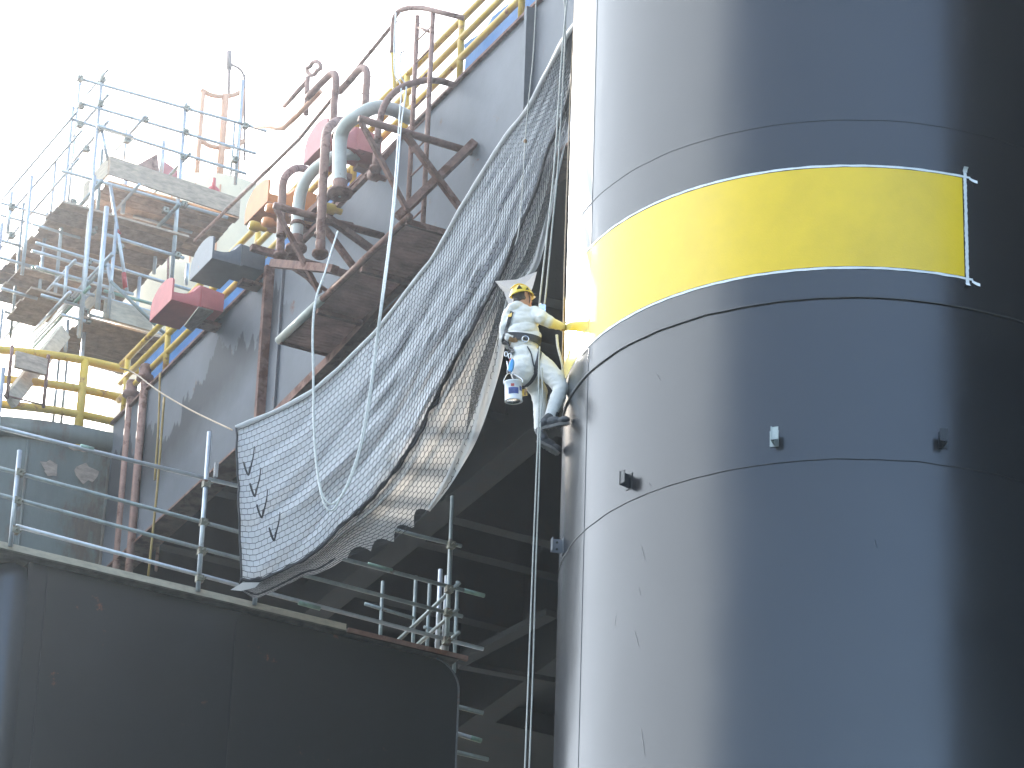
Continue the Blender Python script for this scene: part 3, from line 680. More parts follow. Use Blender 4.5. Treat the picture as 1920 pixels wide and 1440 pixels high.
# cluster of standards at the right end
for x, yt, yb in ((826, 1068, 1222), (845, 1020, 1228), (838, 1080, 1228)):
    p = pa(x, yt, HA + .25 if x != 845 else HA - .1); T1('post', [p, Vector((p.x, p.y, HT))], .034, 'galvdull' if x == 845 else 'galv', gr, 10)
for (x0, y0, x1, y1) in ((743, 1204, 862, 1092), (778, 1213, 858, 1142), (820, 1222, 860, 1186)):
    T1('transom', [pa(x0, y0, HA + .8), pa(x1, y1, HA - .3)], PR, 'galvdull', gr, 10)
for y in (1022, 1103, 1148, 1200): coupler(gr, pa(846 - (y - 1022) * .05, y, GA))
t = empty('rear_scaffold', 'dim scaffold tubes standing in the dark behind the hull edge', 'scaffold')
for x0, y0, x1, y1 in ((684, 1132, 778, 1160), (795, 1176, 850, 1190)): T1('ledger', [pa(x0, y0, 50), pa(x1, y1, 50)], PR, 'galvdull', t)
for x, y0 in ((718, 1090), (780, 1080), (806, 1090), (848, 930), (858, 1090)):
    p = pa(x, y0, 50); T1('standard', [p, Vector((p.x, p.y, 23.9))], PR, 'galvdull', t)
t = empty('lower_tubes', 'three short scaffold tubes jutting out right of the dark hull block', 'scaffold')
for x0, y0, x1, y1, m_ in ((858, 1325, 905, 1337, 'galvdull'), (858, 1376, 902, 1389, 'galv'), (858, 1411, 915, 1424, 'galvdull')):
    T1('tube', [pa(x0, y0, 46.6), pa(x1, y1, 46.6)], .035, m_, t)
T1('painted_tip', [pa(882, 1383, 46.6), pa(902, 1389, 46.6)], .038, 'galvgreen', t)
b = MB(); b.beam(pz(862, 1240, 28.5), pz(1034, 1150, 28.5), .25, .12); b.beam(pz(862, 1246, 28.5), pz(1100, 1290, 28.5), .2, .1)
tag(b.build('hanging_beam', 'under'), 'faint rusty beam in the darkness right of the hull corner', 'beam')

# ------------------------------------------------------------------ big scaffold at the upper left
sc_ = empty('scaffold_tower', 'tall tube and board scaffold standing against the white sky', 'scaffold')
SA = 64.0
def V1(x0, y0, x1, y1, a_=SA, m_='galv', r=.034, nm='ledger'):
    T1(nm, [pa(x0, y0, a_), pa(x1, y1, a_)], r, m_, sc_, 8)
def ST(x, yt, yb, a_=SA, m_='galv', r=.036):
    p = pa(x, yt, a_); q = pa(x, yb, a_); b = MB(); b.tube([p, Vector((p.x, p.y, q.z))], r, 8); b.build('standard', m_, sc_)
def TR(x0, y0, ln, a_=SA, m_='galv', r=.034, drop=0, near=.3):
    p = pa(x0, y0, a_); T1('transom', [p - U * near, p + U * ln - Z * drop], r, m_, sc_, 8)
for x, yt, yb, *k in ((192, 138, 640, SA), (150, 150, 420, SA + 1.6, 'galv', .028), (137, 200, 570, SA + .9), (177, 330, 640, SA - .3, 'galv', .042), (200, 388, 585, SA - .9, 'galv', .05), (348, 195, 545, SA, 'galv', .042),
                      (455, 150, 350, SA + .4), (236, 330, 402, SA + .6, 'galv', .045), (295, 435, 515, SA + 1), (352, 495, 535, SA), (126, 500, 560, SA - .3), (22, 360, 440, SA + 1), (238, 240, 300, SA + .8, 'galv', .025), (307, 265, 330, SA + .8, 'galv', .045), (165, 545, 835, SA + .5, 'galv', .04),
                      (128, 650, 800, SA + 3, 'galvdull', .03), (112, 660, 800, SA + 3, 'galvdull', .03), (5, 580, 700, SA - 1, 'galvdull', .03), (440, 230, 330, SA + 3, 'galvdull', .025)):
    ST(x, yt, yb, *k)
for q in ((148, 147, 457, 233), (150, 193, 480, 288), (130, 222, 462, 326), (115, 320, 427, 408), (67, 455, 360, 545), (200, 440, 345, 484), (67, 500, 250, 552), (195, 545, 300, 574, SA, 'galvgreen'), (77, 553, 160, 577), (167, 590, 310, 628),
          (8, 584, 102, 613, SA + 3, 'galvdull', .03), (129, 632, 271, 671, SA + 3, 'galvdull', .03), (0, 403, 62, 420, SA + 2, 'galv', .028), (0, 450, 40, 462, SA + 2), (250, 405, 360, 436, SA + 1), (60, 500, 160, 528, SA + .5, 'galvgreen'), (455, 232, 500, 246), (115, 590, 160, 602, SA - .3), (182, 235, 250, 257, SA - .4)):
    V1(*q)
for q in ((0, 380, 120, 414, SA + 1.4, 'galv', .028), (-10, 480, 60, 500, SA + 1), (0, 540, 70, 560, SA + .6), (60, 470, 200, 510, SA + .6), (100, 532, 330, 598, SA - .1), (150, 640, 250, 668, SA + 1.5, 'galvdull', .03), (60, 420, 150, 446, SA + .8, 'galv', .03)):
    V1(*q)
for q in ((60, 330, 520), (88, 400, 600, SA + 1.5), (45, 380, 640, SA + 2, 'galvdull', .03), (105, 300, 430, SA + 1.2, 'galv', .028), (218, 420, 600, SA - .4), (262, 520, 600, SA + .4), (128, 600, 660, SA + .4), (3, 420, 560, SA + .3, 'galv', .045)):
    ST(*q)
for q in ((192, 143, 1.6, SA, 'galv', .025), (133, 223, 6.5, SA, 'galv', .026), (143, 257, 6.5, SA, 'galv', .026), (137, 310, 6.5, SA, 'galv', .026), (192, 190, 2.0), (192, 240, 2.6), (262, 230, 1.4), (180, 352, 4.5, SA - .3, 'galvdull', .045), (250, 358, 2.6), (345, 300, 2.2, SA, 'galvdull'), (325, 395, 3.8, SA - .2, 'galvdull', .045),
          (130, 500, 3.5, SA, 'galv'), (187, 510, 3.4, SA - .6, 'galvdull'), (200, 488, 3.8, SA - .6, 'galv', .045), (157, 550, 2.6, SA - .3, 'galvgreen'), (120, 560, 1.6, SA - .3, 'galv', .04)):
    TR(*q)
for x0, y0, a0, x1, y1, a1, m_ in ((207, 347, SA, 238, 545, SA - .2, 'galv'), (207, 527, SA - .5, 313, 630, SA - .5, 'galvdull'), (180, 430, SA + .5, 192, 280, SA + .5, 'galvdull'), (190, 240, SA, 202, 300, SA, 'galv'), (200, 490, SA, 213, 560, SA, 'galv'), (0, 0, 0, 0, 0, 0, '')):
    if m_: T1('brace_tube', [pa(x0, y0, a0), pa(x1, y1, a1)], .036, m_, sc_, 8)
T1('marked_section', [pa(216, 428, SA - .1), pa(225, 440, SA - .1)], .04, 'redgear', sc_); T1('marked_section', [pa(232, 512, SA - .2), pa(235, 540, SA - .2)], .05, 'redgear', sc_)
for x, y in ((192, 148), (150, 147), (188, 196), (152, 197), (350, 202), (348, 248), (343, 297), (188, 240), (150, 233), (240, 262), (272, 222), (238, 264), (345, 383), (137, 378), (180, 345), (332, 478), (172, 435), (165, 490), (160, 585), (222, 470), (192, 560), (22, 388), (22, 440), (440, 298), (460, 235), (162, 280), (165, 600), (225, 462), (310, 395), (130, 560)):
    p = pa(x, y, SA - .02); coupler(sc_, p, 1.15)
def boards(x0, y0, x1, y1, ln, z, n, m_, a_=SA, jag=.08):   # boards laid along V, seen from below
    A = ab(pa(x0, y0, a_)); B = ab(pa(x1, y1, a_)); zz = (A[2] + B[2]) / 2
    for k in range(n):
        w_ = ln / n; b = MB(); j0, j1 = random.uniform(-jag, jag) * .5 + .25 * jag * ((k // 3) % 2), random.uniform(-jag, jag) * .4
        b.box(a_ + k * w_ + .01, a_ + (k + 1) * w_ - .015, A[1] + j0, B[1] + j1, zz + .004 * k, zz + .045 + .004 * k)
        b.build('board', m_ if (k % 3) else 'wood', sc_)
boards(205, 338, 447, 412, 2.0, 0, 8, 'wooddark', SA + .05)
boards(117, 372, 352, 450, 3.9, 0, 14, 'wooddark', SA - .1, .12)
boards(60, 540, 130, 560, 1.5, 0, 5, 'wood', SA + .3)
boards(158, 592, 315, 640, 1.9, 0, 7, 'wood', SA - .1, .06)
boards(40, 500, 165, 535, 1.6, 0, 6, 'wooddark', SA + 1.2)
def toe(x0, y0, x1, y1, h, m_, a0=SA, a1=SA):
    p, q = pa(x0, y0, a0), pa(x1, y1, a1); b = MB(); n = (q - p).normalized().cross(Z) * .04
    b.hexa([p, q, q + n, p + n, p + Z * h, q + Z * h, q + n + Z * h, p + n + Z * h]); b.build('toe_board', m_, sc_)
toe(203, 328, 447, 408, .42, 'wood', SA - .06, SA - .06)
p = pa(203, 328, SA); 
toe(203, 326, 143, 380, .42, 'woodlight', SA, SA + 1.35) if False else None
b = MB(); q = pa(203, 326, SA); b.beam(q + Z * .2, q + U * 1.3 + Z * .2, .04, .42, Z); b.build('toe_board', 'woodlight', sc_)
toe(192, 596, 283, 622, .42, 'woodlight', SA - .3, SA - .3)
b = MB(); q = pa(185, 560, SA - .3); b.beam(q + Z * .1, q + U * 1.0 + Z * .1, .04, .35, Z); b.build('toe_board', 'woodlight', sc_)
b = MB(); b.beam(pa(120, 622, 62.9), pz(18, 752, 33.1), .12, .3); tag(b.build('leaning_plank', 'woodlight'), 'pale plank slanting down behind the bowed yellow handrail', 'plank')
for k, (x, y0, lab) in enumerate(((160, -40, 'left pair'), (202, -40, 'left pair'), (363, -40, 'right'))):
    x1, y1, a_ = ((152, 160, SA + 1.6), (193, 150, SA), (350, 200, SA))[k]
    p = pa(x1, y1, a_); q = pa(x, y0, a_); q = Vector((p.x + (q.x - p.x), p.y, q.z + 2)); b = MB(); b.tube([p, q], .014, 6)
    tag(b.build('guy_wire', 'wire'), ('thin wire rising from the outer corner of the scaffold top, leftmost', 'thin wire rising from the scaffold top, second from the left', 'thin wire rising from the middle scaffold upright, rightmost')[k], 'wire', 'thin wires rising above the scaffold')

# ------------------------------------------------------------------ cream pedestal and orange frame behind
PA = 74.0
pd = empty('cream_pedestal', 'round cream steel pedestal seen behind the scaffold boards', 'pedestal')
c = pa(400, 324, PA); hd = Vector((ray(400, 324).x, ray(400, 324).y, 0)).normalized(); cc = Vector((c.x, c.y, 0)) + hd * 1.65
b = MB(); b.lathe(cc, [(1.65, 33), (1.65, 44.2), (1.0, 44.2)], Z, 48); b.build('drum', 'cream', pd)
zt = c.z
PA += 1.4
b = MB(); pts = [(1.65, 33)]
b = MB(); 
pd.children[0].data.transform(Matrix.Identity(4))
for v in pd.children[0].data.vertices:
    if v.co.z > 40: v.co.z = zt
ct = pa(330, 500, 72.0); ch = Vector((ray(330, 500).x, ray(330, 500).y, 0)).normalized(); ck = Vector((ct.x, ct.y, 0)) + ch * 1.15
tk = empty('cream_tank', 'domed cream tank glimpsed through the middle of the scaffold', 'tank')
b = MB(); b.lathe(ck, [(1.22, 33), (1.22, ct.z - .5), (1.16, ct.z - .1), (1.0, ct.z + .22), (.7, ct.z + .42), (.3, ct.z + .52), (.01, ct.z + .54)], Z, 40); b.build('shell', 'cream', tk)
b = MB(); b.tube([pa(316, 440, 71.6), pa(314, 600, 71.6)], .03, 8); b.build('stain_strip', 'rust', tk)
for k in range(3):
    a_ = .6 + k * .35; b = MB(); q = cc - V * 1.66 * math.cos(a_) - U * 1.66 * math.sin(a_); b.tube([q + Z * 34, q + Z * (zt - .3)], .02, 6); b.build('stain_strip', 'orange', pd)
b = MB(); b.lathe(pa(400, 356, 71.5), [(.02, .3), (.04, .3), (.05, .1), (.14, .0), (.15, -.12), (.05, -.2)], Z, 14); tag(b.build('beacon_lamp', 'redgear'), 'small red lamp with a stalk by the cream pedestal', 'lamp')
of = empty('orange_mast_frame', 'open orange steel frame with a mast above the cream pedestal', 'mast')
for x, yt, w_ in ((381, 172, .06), (423, 178, .09), (455, 168, .06)):
    p = pa(x, yt, PA); T1('leg', [Vector((p.x, p.y, zt)), p], w_, 'orange', of, 8)
for y in (172, 268):
    T1('ring', spline([pa(377, y - 4, PA), pa(395, y + 6, PA), pa(420, y + 9, PA), pa(442, y + 5, PA), pa(457, y - 4, PA)], 4), .06, 'orange', of, 8)
T1('mast_tube', [pa(429, 180, PA), pa(430, 96, PA)], .035, 'wire', of, 8); T1('mast_tube', [pa(430, 96, PA), pa(430, 130, PA)], .07, 'wire', of, 8)
T1('mast_tube', spline([pa(432, 120, PA), pa(450, 130, PA), pa(458, 145, PA), pa(459, 170, PA)], 4), .03, 'wire', of, 6)
T1('mast_tube', [pa(459, 140, PA), pa(458, 300, PA)], .03, 'wire', of, 6)
for k, (q, m_, lab) in enumerate(((( (255, 310), (295, 288), (300, 330), (262, 345)), 'rustpurple', 'brown angular sheet behind the top scaffold board'), (((305, 300), (340, 325), (335, 345), (300, 325)), 'pink', 'reddish panel beside the scaffold upright'))):
    P = [pa(x, y, 67) for x, y in q]; b = MB(); b.hexa(P + [p + U * .05 for p in P]); tag(b.build('steel_panel', m_), lab, 'panel')
b = MB(); b.box(70, 71.5, *sorted((ab(pa(200, 760, 70))[1], ab(pa(244, 780, 70))[1])), 33, 34.6); tag(b.build('deck_locker', 'greypipe'), 'blue-grey box on deck behind the bowed rail near the corner', 'box')
dh = empty('shade_house', 'added grey deck house out of view, blocking sun from the column and net', 'deck house')  # made-up house, shaped to cast shade on the column and net
b = MB(); b.box(66.5, 75, 6, 20.4, 32.9, 37.0); b.build('walls', 'greenwall', dh)
b = MB(); b.box(66.3, 75.2, 5.8, 20.6, 37.0, 37.12); b.build('roof', 'grey', dh)
for q in (8, 11, 14): b = MB(); b.box(66.44, 66.5, q, q + .9, 34.0, 34.9); b.build('window', 'vent', dh)
ac = empty('reflection_block', 'added unseen grey block behind the viewer, darkening the column reflection', 'building')  # made-up block, raised to darken the right side of the column's reflection
b = MB(); b.box(-30, 16, 24.6, 36, 33.05, 42.0); b.build('walls', 'grey', ac)
b = MB()
for k in range(14): b.box(-28 + k * 3.1, -27 + k * 3.1, 24.55, 24.6, 35.2, 36.2)
b.build('window', 'vent', ac)
b = MB(); b.box(67, 72, 19.3, 20.9, 37.14, 42.0)  # made-up container, sized to stop sun patches on the net
for k in range(26): b.box(66.97, 67.0, 19.32 + k * .06, 19.35 + k * .06, 37.2, 41.9)
tag(b.build('shade_container', 'blue'), 'added tall ribbed container out of view, keeping sun off the net', 'container')
# stowage rack on the bowed rail
t = empty('board_rack', 'short grey plank held by two rusty uprights on the bowed yellow rail', 'rack')
q0, q1 = ab(pa(14, 720, 62.3)), ab(pa(83, 730, 62.3))
for q in (q0, q1): T1('upright', [W(62.25, q[1], 33.1), W(62.25, q[1], 34.2)], .035, 'rust', t, 6)
T1('lower_bar', [W(62.25, q0[1], 33.15), W(62.25, q1[1], 33.15)], .018, 'rust', t, 6)
b = MB(); b.box(62.12, 62.2, q0[1] + .05, q1[1] - .05, 33.72, 34.05); b.build('plank', 'wood', t)

# ------------------------------------------------------------------ debris net
TOP = [(442, 802), (468, 792), (507, 775), (545, 757), (582, 736), (612, 712), (640, 687), (672, 655), (707, 620), (742, 575), (772, 535), (807, 490), (835, 445), (862, 395), (890, 350), (920, 300), (952, 252), (992, 200), (1018, 150), (1042, 104), (1062, 70), (1084, 36)]
LAC = [(452, 1085), (480, 1090), (510, 1078), (540, 1064), (575, 1045), (605, 1022), (635, 990), (663, 965), (695, 935), (725, 900), (752, 865), (775, 828), (800, 780), (822, 735), (842, 695), (862, 655), (885, 615), (908, 570), (930, 530), (950, 490), (968, 440), (988, 395), (1008, 345), (1024, 290), (1045, 240), (1060, 200), (1072, 150), (1086, 60)]
BOT = [(447, 1105), (476, 1121), (500, 1115), (535, 1098), (572, 1080), (600, 1074), (640, 1052), (680, 1034), (712, 1026), (745, 1010), (780, 985), (812, 950), (840, 915), (865, 875), (888, 835), (905, 795), (922, 745), (938, 690), (947, 640), (953, 590), (962, 555), (985, 530), (1008, 500), (1022, 455), (1034, 400), (1044, 345), (1056, 290), (1066, 240), (1076, 160), (1088, 70)]
def resamp(P, n):
    S = spline([Vector((x, y, 0)) for x, y in P], 6); d = [0]
    for i in range(1, len(S)): d.append(d[-1] + (S[i] - S[i - 1]).length)
    out = []; j = 0
    for i in range(n + 1):
        t = d[-1] * i / n
        while j < len(d) - 2 and d[j + 1] < t: j += 1
        f = (t - d[j]) / max(1e-6, d[j + 1] - d[j]); out.append(S[j].lerp(S[j + 1], min(1, f)))
    return out
NS = 360
cT, cL, cB = resamp(TOP, NS), resamp(LAC, NS), resamp(BOT, NS)
def netp(s, t, off=0.0):
    """s 0 left .. 1 top right; t 0 upper hem, 1 lacing, 2 lower hem"""
    f = min(max(s, 0), 1) * NS; i = min(int(f), NS - 1); f -= i
    a, l, c = (q[i].lerp(q[i + 1], f) for q in (cT, cL, cB))
    p = a.lerp(l, t) if t <= 1 else l.lerp(c, t - 1)
    yd = 49.1 - 10.9 * max(0, s) ** 1.9
    wr = (1 - abs(math.sin(t * 9 + 2.4 * math.sin(s * 5) + s * 3))) ** 2 * .12 + .025 * math.sin(t * 31 + 5 * math.sin(s * 7)) + .075 * noise.noise((s * 3.2, t * 7, 0)) + .05 * noise.noise((s * 9, t * 16 + s * 14, 3)) + .03 * noise.noise((s * 30, t * 22, 7))
    amp = (.30 + .55 * math.sin(PI * min(1, s * 1.2))) * math.sin(PI * min(1, max(0.04, t / 2 + .1)))
    sag = .35 * math.sin(PI * t / 2)
    return py(p.x, p.y, yd + wr * amp * 1.5 - sag * (1 - s) * .8 - off)
net = empty('debris_net', 'long pale debris net with black cord mesh sweeping down to the left', 'net')
ns, nt = 260, 60
b = MB(); b.grid([[netp(i / ns, j / nt * 1.0) for i in range(ns + 1)] for j in range(nt + 1)]); b.build('upper_sheet', 'sheet', net)
def bt(s): return 2 + .05 * noise.noise((s * 38, 0, 1)) + (.05 - .24 * abs(math.sin(PI * s / .034 + .4)) ** .8 if .16 < s < .31 else 0)
b = MB(); k0 = int(ns * .36)
b.grid([[netp(i / ns, 1 + (bt(i / ns) - 1) * j / 24) for i in range(0, k0 + 1)] for j in range(25)]); b.build('lower_sheet', 'skirt', net)
def ub(s):
    t = min(1, max(0, (s - .35) / .15)); return 1.93 - .43 * t * t * (3 - 2 * t)
b = MB(); b.grid([[netp(i / ns, 1 + (ub(i / ns) - 1) * j / 16) for i in range(k0, ns + 1)] for j in range(17)]); b.build('lower_sheet', 'skirt', net)
b = MB(); b.grid([[netp(i / ns, ub(i / ns) + (1.94 - ub(i / ns)) * j / 10) for i in range(k0, ns + 1)] for j in range(11)]); b.build('open_strip', 'openmesh', net)
# hems
def hem(name, tt, s0, s1, r, m_, off=.03, n=150):
    b = MB(); P = [netp(s0 + (s1 - s0) * i / n, tt(s0 + (s1 - s0) * i / n) if callable(tt) else tt, off) for i in range(n + 1)]
    b.tube(P, [r * (1 + .45 * noise.noise((i * .13, 1, 0))) for i in range(n + 1)], 8); return b.build(name, m_, net)
hem('hem', 0.0, 0, 1, .035, 'hem')
b = MB(); b.grid([[netp(i / ns, 1.92 - .20 * max(0, math.sin(PI * (i / ns - .30) / .55)) ** .7 * (1 - j / 6) + .09 * j / 6, .04 + .02 * math.sin(j * 1.3 + i * .2)) for i in range(int(ns * .30), ns)] for j in range(7)]); b.build('hem', 'hem', net)
hem('lacing', lambda s: 1 + .03 * noise.noise((s * 60, 0, 0)), 0.0, 1, .022, 'lacing', .07)
hem('lacing', lambda s: 1.03 + .06 * noise.noise((s * 45, 5, 0)), 0.0, .8, .017, 'lacing', .08)
hem('edge_cord', lambda s: 1.78, 0.0, .15, .012, 'lacing', .05)
b = MB(); b.tube([netp(0.0005 + .003 * noise.noise((j * .3, 0, 0)), j * 2 / 60, .04) for j in range(61)], .016, 8); b.build('edge_cord', 'lacing', net)
# cord mesh: honeycomb of thin cords lying on the sheet
b = MB(); NI, NJ = 200, 42
def cord(p, q, r=.0048):
    d = (q - p)
    if d.length < 1e-4: return
    d.normalize(); x = d.cross(Y).normalized() * r; y = Y * r
    b.add([p - x, p + y * -1, p + x, q - x, q + y * -1, q + x], [(0, 1, 4, 3), (1, 2, 5, 4)], 0, False)
def nd(i, j):
    s = i / NI; amp = .07 + .34 * min(1, (s * 2.0) ** 1.5); k = 1 if (i + j) % 2 else -1; q = j + .5 + k * amp * .5
    return netp(s, q / 27 if q < 27 else 1 + (q - 27) / 15, .030)
nodes = {}
for i in range(NI + 1):
    for j in range(NJ): nodes[i, j] = nd(i, j)
for i in range(NI + 1):
    for j in range(NJ):
        if j > 39 and i > 75: continue
        if i < NI: cord(nodes[i, j], nodes[i + 1, j])
        if j < NJ - 1 and (i + j) % 2 == 1: cord(nodes[i, j], nodes[i, j + 1], .0018 + .0012 * min(1, i / 60))
b.build('cord_mesh', 'netcord', net)
for x, y in ((475, 845), (487, 885), (500, 925), (523, 968)):        # dark knotted tie cords near the left edge
    b = MB(); k = random.uniform(-2, 2); P = spline([py(x + 2, y - 8, 48.3), py(x, y + 10, 48.3), py(x - 4, y + 28 + k, 48.35), py(x - 9, y + 44, 48.35), py(x - 15, y + 33 + k, 48.35), py(x - 18, y + 22, 48.3), py(x - 15, y + 34, 48.3), py(x - 9, y + 46, 48.3), py(x - 6, y + 30, 48.3)], 4); b.tube(P, [.007 + .005 * min(1, i / 12) for i in range(len(P))], 6); b.build('tie_cord', 'lacing', net)
P = [py(432, 1106, 48.3), py(455, 1092, 48.2), py(487, 1092, 48.1), py(478, 1102, 48.2), py(452, 1108, 48.3)]
b = MB(); b.add(P, [tuple(range(5))]); b.build('torn_corner', 'hem', net)
Q = [(928, 527), (968, 524), (1007, 509), (1000, 535), (994, 552), (990, 575), (955, 575), (945, 548)]
b = MB(); b.add([py(x, y, 38.6 + .02 * math.sin(i * 2)) for i, (x, y) in enumerate(Q)] + [py(968, 548, 38.57)], [(i, (i + 1) % 8, 8) for i in range(8)]); b.build('torn_flap', 'flap', net)

# ------------------------------------------------------------------ ropes
def rope(pts, r, m_, label, cat='rope', group=None, n=8, name='rope'):
    b = MB(); b.tube(spline([py(x, y, d) for x, y, d in pts], n), r, 8); o = b.build(name, m_); return tag(o, label, cat, group)
def yr(y):
    t = min(1, max(0, (y - 150) / 400)); return 53.2 - 7.4 * t * t * (3 - 2 * t)
for k, dx in enumerate((0, 3.2)):
    pts = [(742 + dx * 3, 24), (739 + dx * 4, 90), (741 + dx * 3, 140), (752 + dx * 3, 165), (748 + dx * 1.5, 230), (742 + dx * 1.2, 320), (733 + dx, 420), (718 + dx, 540), (704 + dx * .6, 650), (692 + dx, 740), (676 + dx, 830), (658 + dx, 890), (640 + dx, 930 - 4 * k), (622, 957 - 12 * k), (606, 940 - 10 * k), (594 + dx * .3, 880), (588 + dx * .3, 800), (587 + dx * .3, 700), (586 + dx * .3, 620), (592 + dx * .3, 560), (608, 515), (620, 475), (633, 434)]
    rope([(x, y, yr(y)) for x, y in pts], .013, 'rope', ('thick white rope hanging in a long loop in front of the net, outer strand', 'thick white rope hanging in a long loop in front of the net, inner strand')[k], group='looped white rope strands', n=6)
rope([(225, 690, 57), (252, 700, 57), (300, 735, 55), (360, 770, 53), (435, 806, 49.2)], .012, 'ropetan', 'thin tan cord from the deck corner to the net corner')
rope([(1006, -20, 40), (1000, 100, 40), (990, 200, 40), (985, 265, 40), (980, 350, 39.8), (973, 430, 39.6), (966, 460, 39.5)], .007, 'ropegrey', 'thin line with a small knot hanging over the upper net')
b = MB(); b.ell(py(985, 265, 40), (.022, .022, .03)); tag(b.build('knot', 'leather'), 'small brown knot on the thin line over the net', 'knot')
WY = 36.75
rope([(1065, -20, WY), (1053, 110, WY), (1041, 290, WY), (1028, 420, WY), (1014, 545, WY), (1010, 580, WY)], .009, 'ropegrey', 'left access rope coming down to the painter from above', group='access ropes above the painter')
rope([(1056, -20, WY + .05), (1060, 60, WY + .05), (1047, 300, WY), (1036, 420, WY), (1024, 545, WY), (1019, 580, WY)], .009, 'ropegrey', 'right access rope coming down to the painter from above', group='access ropes above the painter')
rope([(1012, 650, WY - .26), (1010, 700, WY - .3), (1010, 780, WY - .3), (1006, 880, WY - .25), (998, 1080, WY - .1), (991, 1260, WY), (983, 1470, WY)], .008, 'ropegrey', 'left of the two ropes hanging below the painter', group='access ropes below the painter')
rope([(1016, 690, WY - .26), (1017, 740, WY - .3), (1013, 800, WY - .3), (1011, 890, WY - .25), (1004, 1080, WY - .1), (999, 1260, WY), (991, 1470, WY)], .008, 'ropegrey', 'right of the two ropes hanging below the painter', group='access ropes below the painter')
rope([(1079, -20, 37.0), (1071, 150, 37.0), (1064, 330, 37.0), (1059, 480, 37.0), (1056, 620, 37.0), (1053, 720, 36.9)], .008, 'ropetan', 'thin tan line hanging tight against the left edge of the column')
rope([(1044, 628, 36.75), (1046, 650, 36.75), (1051, 670, 36.75), (1055, 690, 36.8), (1056, 720, 36.9)], .014, 'rope', 'short slack rope under the painter\'s outstretched arm')

# ------------------------------------------------------------------ the painter
from mathutils import Quaternion
def J(x, y, d): return py(x, y, d)
def limb(b, pts):                    # chain of (point, radius): tapered tube with round joints
    S = [Vector(p) for p, r in pts]; b.tube(S, [r for p, r in pts], 14)
    for p, r in pts: b.ell(p, (r, r, r), nu=14, nv=10)
def remesh(name, b, vox, m_, parent, smooth=4, wrinkle=0.0, wsc=9.0):
    o = b.build(name + '_raw', m_)
    md = o.modifiers.new('r', 'REMESH'); md.mode = 'VOXEL'; md.voxel_size = vox; md.use_smooth_shade = True
    s2 = o.modifiers.new('s', 'SMOOTH'); s2.factor = .5; s2.iterations = smooth
    dg = bpy.context.evaluated_depsgraph_get(); me = bpy.data.meshes.new_from_object(o.evaluated_get(dg)); me.name = name
    old = o.data; bpy.data.objects.remove(o); bpy.data.meshes.remove(old)
    if wrinkle:
        ns_ = [v.normal.copy() for v in me.vertices]
        for v, n in zip(me.vertices, ns_):
            c = v.co; q = Vector((c.x * wsc + c.z * wsc * .5, c.y * wsc, c.z * wsc * 1.7))
            r1 = 1 - abs(noise.noise(q)) * 2.2; r2 = 1 - abs(noise.noise(q * 2.1 + Vector((3, 1, 7)))) * 2.2
            v.co += n * wrinkle * (r1 + .5 * r2)
    me.materials.clear(); me.materials.append(MT[m_])
    for p in me.polygons: p.use_smooth = True
    n = bpy.data.objects.new(name, me); COL.objects.link(n)
    if parent: n.parent = parent
    return n
D = 36.74
HEAD = J(979, 556, D)
fx = Vector((.86, .51, 0)).normalized(); fz = (Z + fx * -.10).normalized(); fy = fz.cross(fx)
HQ = Matrix((fx, fy, fz)).transposed()
def H(x, y, z): return HEAD + HQ @ Vector((x, y, z))
sh_l, sh_r = J(955, 590, D + .05), J(1002, 587, D - .03)
skel = dict(
    ra=[(sh_r, .072), (J(1018, 597, D - .14), .066), (J(1030, 604, D - .13), .060), (J(1042, 608, D - .02), .048), (J(1053, 612, D + .09), .037)],
    la=[(sh_l, .068), (J(948, 612, D + .05), .058), (J(946, 634, D + .10), .052), (J(956, 648, D + .22), .045), (J(968, 652, D + .30), .038)],
    rl=[(J(1001, 676, D - .02), .115), (J(1022, 692, D - .05), .108), (J(1042, 710, D - .10), .095), (J(1052, 729, D - .14), .078), (J(1045, 748, D - .16), .075), (J(1036, 770, D - .19), .060), (J(1032, 782, D - .20), .052)],
    ll=[(J(978, 690, D + .08), .120), (J(996, 712, D + .12), .105), (J(1011, 736, D + .18), .085), (J(1013, 762, D + .17), .068), (J(1012, 790, D + .14), .056), (J(1012, 806, D + .13), .050)])
def torso(b, k=1.0):
    rz = Matrix.Rotation(-.25, 3, 'Z')
    for x, y, rx, ry, rz_, dd in ((984, 692, .150, .145, .185, 0), (985, 668, .158, .125, .12, 0), (984, 645, .148, .105, .11, 0), (981, 622, .168, .115, .12, 0), (979, 604, .182, .120, .12, 0), (978, 590, .165, .105, .085, 0), (972, 577, .075, .075, .07, 0)):
        b.ell(J(x, y, D + dd), (rx * k, ry * k, rz_ * k), rz, 24, 16)
b = MB()
torso(b, .86)
for q in skel.values(): limb(b, [(p, r * .74) for p, r in q])
limb(b, [(J(974, 574, D), .058), (H(-.015, 0, -.07), .055)])
b.ell(H(0, 0, .02), (.098, .078, .105), HQ); b.ell(H(.035, 0, -.055), (.062, .058, .06), HQ)
b.ell(H(.088, 0, -.085), (.022, .03, .02), HQ); b.ell(H(.104, 0, -.022), (.02, .013, .022), HQ); b.ell(H(.092, 0, -.002), (.012, .010, .03), HQ)
for s in (-1, 1):
    b.ell(H(-.005, s * .078, -.005), (.02, .010, .032), HQ); b.ell(H(.06, s * .045, -.02), (.03, .02, .022), HQ)
b.ell(H(.088, 0, .028), (.018, .05, .012), HQ); b.ell(H(.095, 0, -.058), (.012, .024, .008), HQ)
